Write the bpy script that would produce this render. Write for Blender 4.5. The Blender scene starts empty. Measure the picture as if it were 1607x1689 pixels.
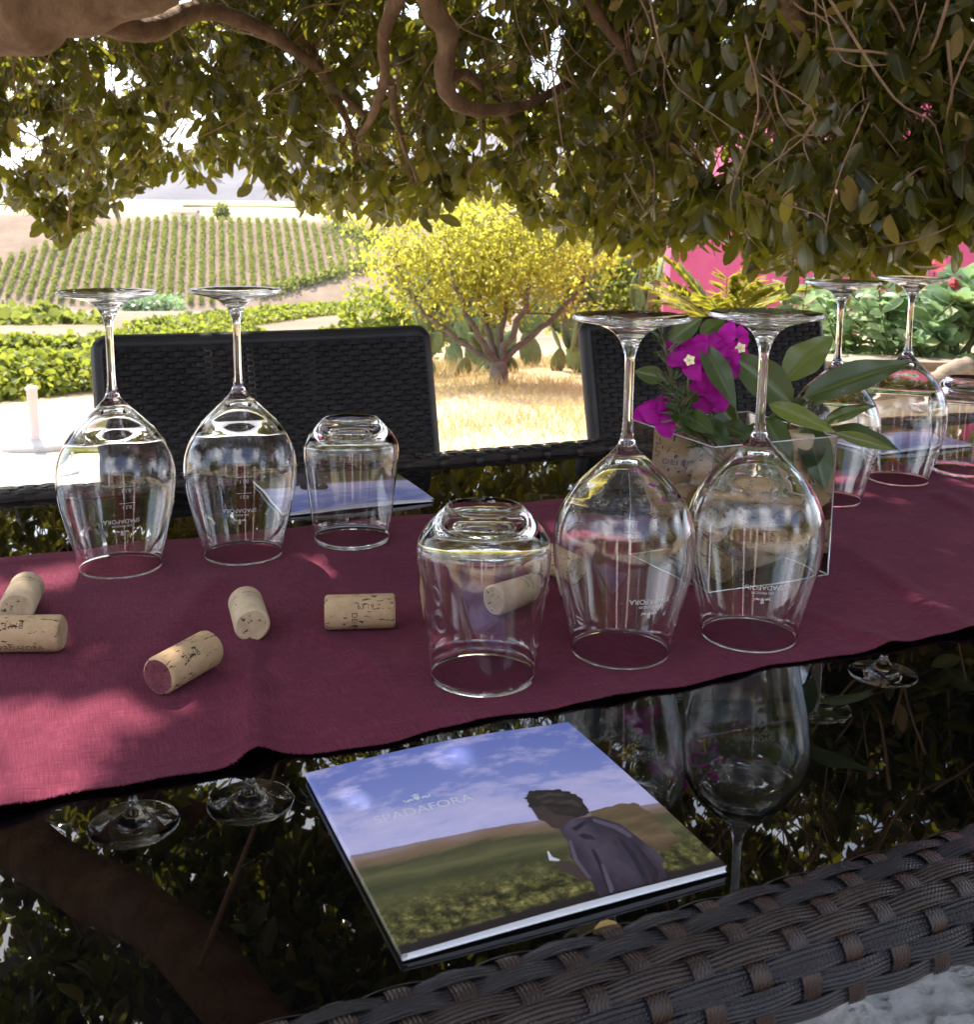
import bpy, math, random
import numpy as np
from mathutils import Matrix, Vector

rng = np.random.default_rng(11)
random.seed(5)
sc = bpy.context.scene
COL = sc.collection
T = 0.74                                   # table-top height
EYE = np.array([0.0, 0.0, T + 0.29554])

# ------------------------------------------------------------------ camera
FPX, CX, CY = 1802.6, 803.5, 672.75        # calibrated on the six identical glasses
PITCH, ROLL = math.radians(10.04), math.radians(0.582)
c, s = math.cos(PITCH), math.sin(PITCH)
Rm = np.array([[1, 0, 0], [0, -s, -c], [0, c, -s]])
cr, sr = math.cos(ROLL), math.sin(ROLL)
Rm = np.array([[cr, -sr, 0], [sr, cr, 0], [0, 0, 1]]) @ Rm     # rows: right, down, forward
cam = bpy.data.cameras.new('camera')
camo = bpy.data.objects.new('camera', cam)
COL.objects.link(camo)
cam.sensor_fit = 'AUTO'
cam.sensor_width = 36.0
cam.lens = FPX / 1689.0 * 36.0
cam.shift_x = 0.0
cam.shift_y = -(844.5 - CY) / 1689.0
cam.clip_start = 0.02
cam.clip_end = 9000
cam.dof.use_dof = True
cam.dof.focus_distance = 0.85
cam.dof.aperture_fstop = 30.0
M4 = Matrix.Identity(4)
for r_ in range(3):
    M4[r_][0] = Rm[0][r_]
    M4[r_][1] = -Rm[1][r_]
    M4[r_][2] = -Rm[2][r_]
    M4[r_][3] = EYE[r_]
camo.matrix_world = M4
sc.camera = camo

# ------------------------------------------------------------------ light
SUN_EL, SUN_AZ = math.radians(50), math.radians(-30)    # azimuth measured from +Y, negative = to the left
S = np.array([math.sin(SUN_AZ) * math.cos(SUN_EL), math.cos(SUN_AZ) * math.cos(SUN_EL), math.sin(SUN_EL)])
w = bpy.data.worlds.new('World')
sc.world = w
w.use_nodes = True
nt = w.node_tree
bg = nt.nodes['Background']
sky = nt.nodes.new('ShaderNodeTexSky')
sky.sky_type = 'NISHITA'
sky.sun_disc = False
sky.sun_elevation = SUN_EL
sky.sun_rotation = SUN_AZ
sky.dust_density = 1.6
# broken white cloud over the clear sky
tc = nt.nodes.new('ShaderNodeTexCoord'); cn = nt.nodes.new('ShaderNodeTexNoise'); cn.inputs['Scale'].default_value = 2.6; cn.inputs['Detail'].default_value = 7
nt.links.new(tc.outputs['Generated'], cn.inputs['Vector'])
cr0 = nt.nodes.new('ShaderNodeValToRGB'); cr0.color_ramp.elements[0].position = .48; cr0.color_ramp.elements[1].position = .66
nt.links.new(cn.outputs['Fac'], cr0.inputs[0])
cm = nt.nodes.new('ShaderNodeMix'); cm.data_type = 'RGBA'; cm.inputs[7].default_value = (11, 11.2, 12, 1)
nt.links.new(cr0.outputs[0], cm.inputs[0]); nt.links.new(sky.outputs[0], cm.inputs[6]); nt.links.new(cm.outputs[2], bg.inputs[0])
bg.inputs[1].default_value = 0.14
sun = bpy.data.lights.new('sun', 'SUN')
sun.energy = 4.6
sun.angle = math.radians(0.5)
sun.color = (1.0, 0.91, 0.78)
suno = bpy.data.objects.new('sun', sun)
COL.objects.link(suno)
suno.rotation_euler = Vector(S).to_track_quat('Z', 'Y').to_euler()
suno.location = (0, 0, 30)
sc.view_settings.view_transform = 'Standard'
sc.view_settings.look = 'None'
sc.view_settings.gamma = 1.0
sc.view_settings.exposure = 1.72
cy = sc.cycles
cy.max_bounces = 18
cy.transmission_bounces = 16
cy.transparent_max_bounces = 16
cy.diffuse_bounces = 5
cy.glossy_bounces = 6
cy.sample_clamp_indirect = 8.0
cy.use_denoising = True

# ------------------------------------------------------------------ projection and frames
A = math.radians(23.4)                     # direction of the table
U = np.array([math.cos(A), math.sin(A), 0.0])
N = np.array([-math.sin(A), math.cos(A), 0.0])
def W(u, v, z): return u * U + v * N + np.array([0, 0, z])
def ray(x, y): return Rm.T @ np.array([(x - CX) / FPX, (y - CY) / FPX, 1.0])
def at(x, y, dist):                        # the point seen at photo pixel x, y at forward distance dist
    d = ray(x, y); return EYE + d * (dist / d[1])
def onz(x, y, z):
    d = ray(x, y); return EYE + d * ((z - EYE[2]) / d[2])
def project(P):
    q = (np.asarray(P) - EYE) @ Rm.T
    return CX + FPX * q[..., 0] / q[..., 2], CY + FPX * q[..., 1] / q[..., 2], q[..., 2]

# ------------------------------------------------------------------ mesh helpers
class MB:
    def __init__(self): self.v = []; self.f = []; self.m = []; self.uv = []; self.n = 0
    def add(self, verts, faces, mi=0, uvs=None):
        verts = np.asarray(verts, float).reshape(-1, 3)
        self.v.append(verts)
        for fi, f in enumerate(faces):
            self.f.append([i + self.n for i in f]); self.m.append(mi)
            self.uv.append([(0.0, 0.0)] * len(f) if uvs is None else [uvs[i] for i in f])
        self.n += len(verts)
    def grid(self, P, mi=0, uv=None, closed_u=False, closed_v=False):   # P[i, j, 3]
        a, b = P.shape[:2]
        F = []
        for i in range(a if closed_u else a - 1):
            for j in range(b if closed_v else b - 1):
                i2, j2 = (i + 1) % a, (j + 1) % b
                F.append((i * b + j, i2 * b + j, i2 * b + j2, i * b + j2))
        self.add(P.reshape(-1, 3), F, mi, None if uv is None else [tuple(q) for q in uv.reshape(-1, 2)])
    def box(self, lo, hi, mi=0, frame=None):
        x0, y0, z0 = lo; x1, y1, z1 = hi
        V = np.array([(x0, y0, z0), (x1, y0, z0), (x1, y1, z0), (x0, y1, z0), (x0, y0, z1), (x1, y0, z1), (x1, y1, z1), (x0, y1, z1)], float)
        if frame is not None: V = np.array([frame(*q) for q in V])
        self.add(V, [(3, 2, 1, 0), (4, 5, 6, 7), (0, 1, 5, 4), (1, 2, 6, 5), (2, 3, 7, 6), (3, 0, 4, 7)], mi)
    def tube(self, path, rad, n=8, mi=0, cap=True):
        P = np.asarray(path, float); k = len(P)
        rad = np.full(k, rad) if np.isscalar(rad) else np.asarray(rad, float)
        tan = np.gradient(P, axis=0); tan /= np.linalg.norm(tan, axis=1)[:, None] + 1e-12
        ref = np.array([0, 0, 1.0]) if abs(tan[0][2]) < .9 else np.array([1.0, 0, 0])
        x = np.cross(tan[0], ref); x /= np.linalg.norm(x)
        ang = np.linspace(0, 2 * math.pi, n, endpoint=False)
        G = np.zeros((k, n, 3))
        for i in range(k):
            x = x - tan[i] * (x @ tan[i]); x /= np.linalg.norm(x) + 1e-12
            y = np.cross(tan[i], x)
            G[i] = P[i] + rad[i] * (np.cos(ang)[:, None] * x + np.sin(ang)[:, None] * y)
        o = self.n
        self.grid(G, mi, None, False, True)
        if cap:
            self.f.append([o + j for j in range(n)][::-1]); self.m.append(mi); self.uv.append([(0, 0)] * n)
            self.f.append([o + (k - 1) * n + j for j in range(n)]); self.m.append(mi); self.uv.append([(0, 0)] * n)
    def lathe(self, prof, n=48, mi=0):     # prof: (r, z) from axis to axis
        o = self.n; V = []; idx = []
        ang = np.linspace(0, 2 * math.pi, n, endpoint=False)
        for r, z in prof:
            if r < 1e-6:
                idx.append([len(V)]); V.append((0, 0, z))
            else:
                idx.append(list(range(len(V), len(V) + n)))
                V += [(r * math.cos(a), r * math.sin(a), z) for a in ang]
        F = []
        for a, b in zip(idx[:-1], idx[1:]):
            for j in range(n):
                j2 = (j + 1) % n
                if len(a) == 1 and len(b) > 1: F.append((a[0], b[j2], b[j]))
                elif len(b) == 1 and len(a) > 1: F.append((a[j], a[j2], b[0]))
                elif len(a) > 1: F.append((a[j], a[j2], b[j2], b[j]))
        self.add(V, F, mi)
    def build(self, name, mats, parent=None, smooth=True, local=False):
        V = np.concatenate(self.v) if self.v else np.zeros((0, 3))
        if parent is not None and not local: V = V - wloc(parent)
        me = bpy.data.meshes.new(name)
        me.from_pydata(V.tolist(), [], self.f)
        mats = mats if isinstance(mats, (list, tuple)) else [mats]
        for m in mats: me.materials.append(m)
        me.polygons.foreach_set('material_index', np.array(self.m, np.int32))
        me.polygons.foreach_set('use_smooth', np.full(len(self.f), smooth))
        lay = me.uv_layers.new(name='UVMap')
        lay.data.foreach_set('uv', np.array([q for f in self.uv for q in f], np.float32).ravel())
        me.update()
        return link(name, me, parent)
def wloc(o):
    p = np.zeros(3)
    while o is not None: p += np.array(o.location); o = o.parent
    return p
def link(name, data, parent=None):
    o = bpy.data.objects.new(name, data); COL.objects.link(o)
    if parent is not None: o.parent = parent
    return o
def thing(name, label, cat, loc=(0, 0, 0), rotz=0.0, group=None):
    o = link(name, None); o.location = tuple(loc); o.rotation_euler = (0, 0, rotz)
    o.empty_display_size = .05
    return tag(o, label, cat, group)
def tag(o, label, cat, group=None, kind=None):
    if label: o['label'] = label
    if cat: o['category'] = cat
    if group: o['group'] = group
    if kind: o['kind'] = kind
    return o
def struct(o, label=None):
    o['kind'] = 'structure'
    if label: o['label'] = label
    return o
def kids(o): return [q for q in COL.objects if q.parent is o]
def dup(o, label=None, parent=None):
    ch = kids(o)
    n = o.copy(); COL.objects.link(n)
    if parent is not None: n.parent = parent
    if label: n['label'] = label
    for q in ch: dup(q, None, n)
    return n
def catmull(P, k=4):
    P = np.asarray(P, float); out = []
    Q = np.vstack([2 * P[0] - P[1], P, 2 * P[-1] - P[-2]])
    for i in range(1, len(Q) - 2):
        for t in np.linspace(0, 1, k, endpoint=False):
            a, b, c_, d = Q[i - 1], Q[i], Q[i + 1], Q[i + 2]
            out.append(.5 * (2 * b + (c_ - a) * t + (2 * a - 5 * b + 4 * c_ - d) * t * t + (3 * b - a - 3 * c_ + d) * t ** 3))
    out.append(P[-1]); return np.array(out)

# leaves: many small folded blades in one mesh
def unit(v): return v / (np.linalg.norm(v, axis=-1, keepdims=True) + 1e-12)
def leaf_template(detail):
    if detail == 2:
        secs = [(.14, .52), (.38, .95), (.64, .98), (.86, .62)]
    elif detail == 1:
        secs = [(.3, .85), (.7, .85)]
    else:
        return np.array([(0, 0), (.45, 1), (1, 0), (.45, -1)], float), [(0, 3, 2, 1)]
    P = [(0, 0)]; F = []
    for t, w_ in secs: P += [(t, -w_), (t, 0), (t, w_)]
    P.append((1, 0))
    k = len(secs); tip = len(P) - 1
    F += [(0, 2, 1), (0, 3, 2)]
    for i in range(k - 1):
        a = 1 + 3 * i; b = a + 3
        F += [(a, a + 1, b + 1, b), (a + 1, a + 2, b + 2, b + 1)]
    a = 1 + 3 * (k - 1)
    F += [(a, a + 1, tip), (a + 1, a + 2, tip)]
    return np.array(P, float), F
def leaf_mesh(name, base, dirv, nrm, length, width, mat, parent=None, detail=1, tint=None, curl=.12, fold=.25):
    n = len(base)
    tp, tf = leaf_template(detail)
    dirv = unit(dirv); side = unit(np.cross(dirv, nrm)); nr = np.cross(side, dirv)
    k = len(tp)
    cu = rng.normal(curl, .12, n)
    L = length[:, None]; Wd = width[:, None] * .5
    V = (base[:, None, :] + dirv[:, None, :] * (tp[None, :, 0] * L)[..., None]
         + side[:, None, :] * (tp[None, :, 1] * Wd)[..., None]
         + nr[:, None, :] * (fold * np.abs(tp[None, :, 1]) * Wd - cu[:, None] * tp[None, :, 0] ** 2 * L)[..., None])
    V = V.reshape(-1, 3)
    if parent is not None: V = V - wloc(parent)
    sizes = np.array([len(f) for f in tf]); flat = np.concatenate([np.array(f) for f in tf])
    loops = (flat[None, :] + (np.arange(n) * k)[:, None]).ravel()
    tot = np.tile(sizes, n); start = np.concatenate([[0], np.cumsum(tot)[:-1]])
    me = bpy.data.meshes.new(name)
    me.vertices.add(len(V)); me.vertices.foreach_set('co', V.astype(np.float32).ravel())
    me.loops.add(len(loops)); me.loops.foreach_set('vertex_index', loops.astype(np.int32))
    me.polygons.add(len(tot)); me.polygons.foreach_set('loop_start', start.astype(np.int32))
    me.polygons.foreach_set('loop_total', tot.astype(np.int32))
    me.polygons.foreach_set('use_smooth', np.ones(len(tot), bool))
    at_ = me.attributes.new('tint', 'FLOAT', 'POINT')
    tint = rng.random(n) if tint is None else tint
    at_.data.foreach_set('value', np.repeat(tint, k).astype(np.float32))
    a2 = me.attributes.new('rib', 'FLOAT', 'POINT')
    a2.data.foreach_set('value', np.tile(np.abs(tp[:, 1]), n).astype(np.float32))
    me.update(calc_edges=True); me.validate()
    me.materials.append(mat)
    return link(name, me, parent)

# ------------------------------------------------------------------ materials
def mat(name, base=(.5, .5, .5), rough=.5, spec=.5, metal=0.0):
    m = bpy.data.materials.new(name); m.use_nodes = True
    b = m.node_tree.nodes['Principled BSDF']
    b.inputs['Base Color'].default_value = (*base, 1); b.inputs['Roughness'].default_value = rough
    b.inputs['Specular IOR Level'].default_value = spec; b.inputs['Metallic'].default_value = metal
    return m
def nd(m, t, **kw):
    n = m.node_tree.nodes.new(t)
    for k, v in kw.items():
        if hasattr(n, k) and k not in n.inputs: setattr(n, k, v)
        else: n.inputs[k].default_value = v
    return n
def ln(m, a, b): m.node_tree.links.new(a, b)
def bsdf(m): return m.node_tree.nodes['Principled BSDF']
def ramp(m, fac, stops):
    r = m.node_tree.nodes.new('ShaderNodeValToRGB'); e = r.color_ramp.elements
    while len(e) < len(stops): e.new(.5)
    for el, (p, col) in zip(e, stops): el.position = p; el.color = (*col, 1) if len(col) == 3 else col
    ln(m, fac, r.inputs[0]); return r.outputs[0]
def coords(m, kind='Object', scale=None, rot=None):
    t = m.node_tree.nodes.new('ShaderNodeTexCoord'); o = t.outputs[kind]
    if scale is not None:
        mp = m.node_tree.nodes.new('ShaderNodeMapping'); mp.inputs['Scale'].default_value = scale
        if rot: mp.inputs['Rotation'].default_value = rot
        ln(m, o, mp.inputs[0]); o = mp.outputs[0]
    return o
def noise(m, vec, scale, detail=4, rough=.6):
    n = nd(m, 'ShaderNodeTexNoise', Scale=scale, Detail=detail, Roughness=rough); ln(m, vec, n.inputs['Vector']); return n.outputs['Fac']
def bump(m, h, strength=.3, dist=.01, prev=None):
    b = nd(m, 'ShaderNodeBump', Strength=strength, Distance=dist); ln(m, h, b.inputs['Height'])
    if prev is not None: ln(m, prev, b.inputs['Normal'])
    return b.outputs[0]
def noisy(name, stops, scale=8, rough=.8, bs=.3, bd=.01, detail=6, bscale=None, vec='Object', stretch=None, spec=.3):
    m = mat(name, stops[0][1], rough, spec)
    v = coords(m, vec, stretch)
    f = noise(m, v, scale, detail)
    ln(m, ramp(m, f, stops), bsdf(m).inputs['Base Color'])
    if bs: ln(m, bump(m, noise(m, v, bscale or scale * 3, 6), bs, bd), bsdf(m).inputs['Normal'])
    return m
def leafmat(name, stops, trans, tw=.35, rough=.4, spec=.4, rib=True):
    m = mat(name, stops[0][1], rough, spec)
    a = nd(m, 'ShaderNodeAttribute', attribute_name='tint')
    col = ramp(m, a.outputs['Fac'], stops)
    if rib:
        a2 = nd(m, 'ShaderNodeAttribute', attribute_name='rib')
        f = ramp(m, a2.outputs['Fac'], [(0, (1, 1, 1)), (.09, (0, 0, 0))])
        mx = nd(m, 'ShaderNodeMix', data_type='RGBA'); mx.inputs[7].default_value = (stops[-1][1][0] * 1.3, stops[-1][1][1] * 1.3, stops[-1][1][2] * 1.2, 1)
        mu = nd(m, 'ShaderNodeMath', operation='MULTIPLY'); mu.inputs[1].default_value = .5
        ln(m, f, mu.inputs[0]); ln(m, mu.outputs[0], mx.inputs[0]); ln(m, col, mx.inputs[6]); col = mx.outputs[2]
    ln(m, col, bsdf(m).inputs['Base Color'])
    t = nd(m, 'ShaderNodeBsdfTranslucent'); t.inputs[0].default_value = (*trans, 1)
    mix = nd(m, 'ShaderNodeMixShader'); mix.inputs[0].default_value = tw
    out = m.node_tree.nodes['Material Output']
    ln(m, bsdf(m).outputs[0], mix.inputs[1]); ln(m, t.outputs[0], mix.inputs[2]); ln(m, mix.outputs[0], out.inputs[0])
    return m

def glassmat(name, ior=1.5, tintc=(1, 1, 1)):
    m = mat(name, tintc, 0.0)
    bsdf(m).inputs['Transmission Weight'].default_value = 1.0
    bsdf(m).inputs['IOR'].default_value = ior
    return m

M = {}
M['glass'] = glassmat('clear_glass', 1.5)
M['acrylic'] = glassmat('clear_acrylic', 1.22)
M['etch'] = mat('etched_white', (.50, .50, .50), .8)
M['black_glass'] = mat('black_table_glass', (.0012, .0012, .0016), .008, .55)
M['wicker_core'] = mat('wicker_core', (.008, .007, .007), .8)
M['paper'] = mat('white_paper', (.82, .80, .84), .6)
M['paper_edge'] = noisy('paper_edges', [(.3, (.72, .71, .75)), (.7, (.86, .85, .88))], 60, .7, .2, .0005, stretch=(1, 1, 60))
M['ink'] = mat('printing_ink', (.05, .04, .035), .8)
M['bark'] = noisy('ficus_bark', [(.3, (.115, .062, .034)), (.5, (.19, .110, .062)), (.62, (.245, .150, .088)), (.78, (.32, .22, .14))], 16, .9, .8, .02, bscale=38, detail=9, stretch=(1, 1, .6))
M['twig'] = noisy('twig_bark', [(.3, (.22, .13, .08)), (.7, (.38, .25, .16))], 30, .8, 0)
M['leaf'] = leafmat('ficus_leaf', [(0, (.010, .017, .005)), (.35, (.027, .034, .008)), (.7, (.064, .063, .014)), (.88, (.13, .108, .026)), (1, (.27, .18, .05))], (.48, .48, .04), .27, .27, .6)
M['citrus_leaf'] = leafmat('citrus_leaf', [(0, (.035, .065, .012)), (.5, (.095, .118, .018)), (.85, (.18, .17, .024)), (1, (.28, .24, .03))], (.60, .57, .08), .53, .5, .3, False)
M['vine_leaf'] = leafmat('vine_leaf', [(0, (.05, .09, .014)), (.6, (.11, .15, .022)), (1, (.22, .22, .035))], (.36, .40, .05), .42, .6, .25, False)
M['far_vine'] = leafmat('far_vine_leaf', [(0, (.08, .105, .02)), (.6, (.13, .155, .03)), (1, (.20, .21, .05))], (.32, .36, .06), .4, .7, .2, False)
M['green_leaf'] = leafmat('bed_leaf', [(0, (.12, .19, .08)), (.6, (.20, .30, .14)), (1, (.32, .38, .16))], (.3, .46, .2), .45, .4, .4)
M['succ_leaf'] = leafmat('succulent_leaf', [(0, (.15, .25, .14)), (.6, (.26, .38, .22)), (1, (.40, .46, .20))], (.3, .46, .2), .35, .4, .4)
M['cycad_leaf'] = leafmat('cycad_leaf', [(0, (.10, .12, .015)), (.6, (.2, .2, .02)), (1, (.3, .27, .03))], (.4, .38, .03), .4, .45, .3, False)
M['sprig_leaf'] = leafmat('sprig_leaf', [(0, (.018, .036, .010)), (.5, (.042, .070, .013)), (1, (.13, .155, .024))], (.20, .26, .02), .22, .33, .5)
M['rosemary'] = leafmat('rosemary_needle', [(0, (.05, .075, .03)), (1, (.13, .15, .08))], (.12, .15, .05), .2, .6, .3, False)
M['bract'] = leafmat('bougainvillea_bract', [(0, (.30, .008, .22)), (.6, (.45, .015, .34)), (1, (.60, .03, .46))], (.65, .02, .5), .4, .6, .2, False)
M['petal_pink'] = leafmat('pink_petal', [(0, (.7, .12, .18)), (1, (.85, .22, .28))], (.8, .2, .25), .35, .6, .2, False)
M['floret'] = mat('cream_floret', (.85, .78, .45), .6)
M['stem_green'] = mat('green_stem', (.07, .09, .03), .6)
M['stem_brown'] = noisy('brown_stem', [(.3, (.10, .06, .035)), (.7, (.17, .11, .065))], 80, .8, 0)
M['cactus'] = noisy('cactus_skin', [(.3, (.10, .15, .06)), (.6, (.16, .21, .09)), (.8, (.24, .26, .11))], 6, .6, .3, .01)
M['citrus_bark'] = noisy('citrus_bark', [(.3, (.085, .070, .056)), (.7, (.17, .145, .12))], 14, .85, .5, .02)
M['straw'] = leafmat('dry_straw', [(0, (.42, .30, .14)), (.7, (.58, .44, .22)), (1, (.45, .42, .14))], (.5, .4, .18), .3, .8, .1, False)
M['pink_wall'] = noisy('pink_stucco', [(.3, (.42, .07, .16)), (.7, (.53, .10, .215))], 2.2, .9, .35, .02, bscale=60)
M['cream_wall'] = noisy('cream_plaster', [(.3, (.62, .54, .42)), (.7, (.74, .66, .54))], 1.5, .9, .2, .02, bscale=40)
M['shade_wall'] = noisy('plaster_darkened_for_shade', [(.3, (.22, .15, .10)), (.7, (.30, .21, .14))], 1.5, .9, .2, .02, bscale=40)  # villa wall colour darkened to stand in for the porch's shade
M['white_paint'] = noisy('white_paint', [(.3, (.76, .74, .70)), (.7, (.82, .80, .77))], 3, .6, .1, .01)
M['wood_door'] = noisy('brown_wood', [(.3, (.16, .08, .04)), (.7, (.26, .14, .07))], 5, .5, .3, .01, stretch=(6, 6, .6))
M['roof_tile'] = noisy('roof_tile', [(.3, (.36, .16, .09)), (.7, (.48, .25, .15))], 4, .9, .4, .05)
M['window_glass'] = mat('window_glass', (.02, .025, .03), .05, .8)
M['stone'] = noisy('pale_stone', [(.3, (.40, .36, .31)), (.7, (.56, .51, .45))], 5, .9, .5, .02)
M['logwood'] = noisy('weathered_wood', [(.3, (.20, .15, .11)), (.7, (.34, .27, .21))], 12, .9, .5, .01, stretch=(1, 6, 6))
M['metal_pole'] = mat('pole_paint', (.70, .55, .48), .5)
M['leg_metal'] = mat('leg_metal', (.45, .44, .43), .4, .5, .3)

# cork: speckled, with dark lenticels stretched along the grain
def corkmat(name, lo, hi, dens=.62):
    m = mat(name, lo, .85, .2)
    v = coords(m, 'Object')
    f = noise(m, v, 110, 8, .75)
    col = ramp(m, f, [(.3, lo), (.7, hi)])
    v2 = coords(m, 'Object', (420, 420, 150))
    f2 = noise(m, v2, 1.0, 3, .55)
    v3 = coords(m, 'Object', (110, 110, 60))
    f3 = noise(m, v3, 1.0, 2, .5)
    ad = nd(m, 'ShaderNodeMath', operation='MULTIPLY_ADD'); ad.inputs[1].default_value = .45; ln(m, f3, ad.inputs[0]); ln(m, f2, ad.inputs[2])
    k = ramp(m, ad.outputs[0], [(dens + .22, (0, 0, 0)), (dens + .27, (1, 1, 1))])
    mx = nd(m, 'ShaderNodeMix', data_type='RGBA'); mx.inputs[7].default_value = (.055, .03, .02, 1)
    ln(m, k, mx.inputs[0]); ln(m, col, mx.inputs[6]); ln(m, mx.outputs[2], bsdf(m).inputs['Base Color'])
    inv = nd(m, 'ShaderNodeMath', operation='SUBTRACT'); inv.inputs[0].default_value = 1; ln(m, k, inv.inputs[1])
    ln(m, bump(m, inv.outputs[0], .6, .0006, bump(m, f, .25, .0006)), bsdf(m).inputs['Normal'])
    return m
M['cork'] = corkmat('cork', (.36, .235, .13), (.50, .35, .21))
M['cork_pale'] = corkmat('cork_pale', (.42, .31, .20), (.55, .43, .30), .75)
M['cork_end'] = corkmat('cork_end', (.34, .235, .13), (.55, .42, .28), .66)
M['cork_stain'] = corkmat('cork_wine_stain', (.075, .016, .03), (.20, .065, .08), .66)

# woven strands: ribs run along the strand (uv.x across it)
def strandmat(name, lo, hi, rough, ribs=5):
    m = mat(name, lo, rough, .32)
    uvv = coords(m, 'UV')
    sx = nd(m, 'ShaderNodeSeparateXYZ'); ln(m, uvv, sx.inputs[0])
    mu = nd(m, 'ShaderNodeMath', operation='MULTIPLY'); mu.inputs[1].default_value = 2 * math.pi * ribs; ln(m, sx.outputs[0], mu.inputs[0])
    si = nd(m, 'ShaderNodeMath', operation='SINE'); ln(m, mu.outputs[0], si.inputs[0])
    mu2 = nd(m, 'ShaderNodeMath', operation='MULTIPLY'); mu2.inputs[1].default_value = 2 * math.pi / .0022; ln(m, sx.outputs[1], mu2.inputs[0])
    ad0 = nd(m, 'ShaderNodeMath', operation='ADD'); ln(m, mu2.outputs[0], ad0.inputs[0]); ln(m, mu.outputs[0], ad0.inputs[1])
    si2 = nd(m, 'ShaderNodeMath', operation='SINE'); ln(m, ad0.outputs[0], si2.inputs[0])
    mu3 = nd(m, 'ShaderNodeMath', operation='MULTIPLY_ADD'); mu3.inputs[1].default_value = .35; ln(m, si2.outputs[0], mu3.inputs[0]); ln(m, si.outputs[0], mu3.inputs[2])
    f = noise(m, coords(m, 'Object'), 14, 4)
    ln(m, ramp(m, f, [(.35, lo), (.65, hi)]), bsdf(m).inputs['Base Color'])
    ln(m, bump(m, mu3.outputs[0], .55, .0006), bsdf(m).inputs['Normal'])
    return m
M['strand_grey'] = strandmat('wicker_grey_strand', (.009, .0085, .012), (.017, .015, .022), .27)
M['strand_brown'] = strandmat('wicker_brown_strand', (.017, .011, .011), (.028, .018, .017), .32)
M['strand_cross'] = strandmat('wicker_dark_cross', (.014, .0065, .005), (.024, .011, .008), .32)
M['strand_black'] = strandmat('wicker_black_strand', (.008, .007, .008), (.022, .017, .019), .40, 3)
M['strand_black_cross'] = strandmat('wicker_black_cross', (.006, .005, .006), (.012, .010, .011), .5, 3)

# linen runner
def linen():
    m = mat('burgundy_linen', (.2, .03, .05), .95, .05)
    bsdf(m).inputs['Sheen Weight'].default_value = .03
    v = coords(m, 'UV')
    def st(sx, sy, sc_, d=3):
        mp = nd(m, 'ShaderNodeMapping'); mp.inputs['Scale'].default_value = (sx, sy, 1); ln(m, v, mp.inputs[0]); return noise(m, mp.outputs[0], sc_, d, .6)
    a = st(60, 1500, 1.0, 2); b = st(1500, 60, 1.0, 2); g = st(14, 14, 1.0, 6)
    s1 = nd(m, 'ShaderNodeMath', operation='ADD'); ln(m, a, s1.inputs[0]); ln(m, b, s1.inputs[1])
    s2 = nd(m, 'ShaderNodeMath', operation='MULTIPLY_ADD'); s2.inputs[1].default_value = .6; ln(m, g, s2.inputs[0]); ln(m, s1.outputs[0], s2.inputs[2])
    h = nd(m, 'ShaderNodeMath', operation='MULTIPLY'); h.inputs[1].default_value = .385; ln(m, s2.outputs[0], h.inputs[0])
    ln(m, ramp(m, h.outputs[0], [(.34, (.070, .0115, .025)), (.5, (.110, .0185, .039)), (.66, (.185, .040, .070))]), bsdf(m).inputs['Base Color'])
    ln(m, bump(m, s1.outputs[0], .5, .0007, bump(m, g, .4, .003)), bsdf(m).inputs['Normal'])
    return m
M['linen'] = linen()

# ground
def groundmat():
    m = mat('dry_ground', (.4, .3, .2), .95, .1)
    v = coords(m, 'Object')
    f = noise(m, v, .35, 8, .7); f2 = noise(m, v, 9, 6, .7)
    ad = nd(m, 'ShaderNodeMath', operation='MULTIPLY_ADD'); ad.inputs[1].default_value = .5; ln(m, f2, ad.inputs[0]); ln(m, f, ad.inputs[2])
    ln(m, ramp(m, ad.outputs[0], [(.5, (.27, .19, .12)), (.68, (.40, .30, .19)), (.85, (.50, .40, .25)), (1, (.36, .34, .13))]), bsdf(m).inputs['Base Color'])
    g = [l for l in m.node_tree.links if l.to_socket == bsdf(m).inputs['Base Color']][0].from_socket
    sp = nd(m, 'ShaderNodeSeparateXYZ'); ln(m, v, sp.inputs[0])      # the ploughed vineyard soil is darker than the dry garden
    mr = nd(m, 'ShaderNodeMapRange'); mr.inputs[1].default_value = 14; mr.inputs[2].default_value = 26; ln(m, sp.outputs[1], mr.inputs[0])
    mr2 = nd(m, 'ShaderNodeMapRange'); mr2.inputs[1].default_value = 285; mr2.inputs[2].default_value = 330; mr2.inputs[3].default_value = 1; mr2.inputs[4].default_value = .25; ln(m, sp.outputs[1], mr2.inputs[0])
    mu = nd(m, 'ShaderNodeMath', operation='MULTIPLY'); ln(m, mr.outputs[0], mu.inputs[0]); ln(m, mr2.outputs[0], mu.inputs[1])
    f3 = noise(m, v, .12, 8, .7)
    soil = ramp(m, f3, [(.3, (.145, .105, .074)), (.55, (.21, .155, .112)), (.75, (.27, .205, .155))])
    mx = nd(m, 'ShaderNodeMix', data_type='RGBA'); ln(m, mu.outputs[0], mx.inputs[0]); ln(m, g, mx.inputs[6]); ln(m, soil, mx.inputs[7])
    ln(m, mx.outputs[2], bsdf(m).inputs['Base Color'])
    ln(m, bump(m, f2, .6, .05), bsdf(m).inputs['Normal'])
    return m
M['ground'] = groundmat()
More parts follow.
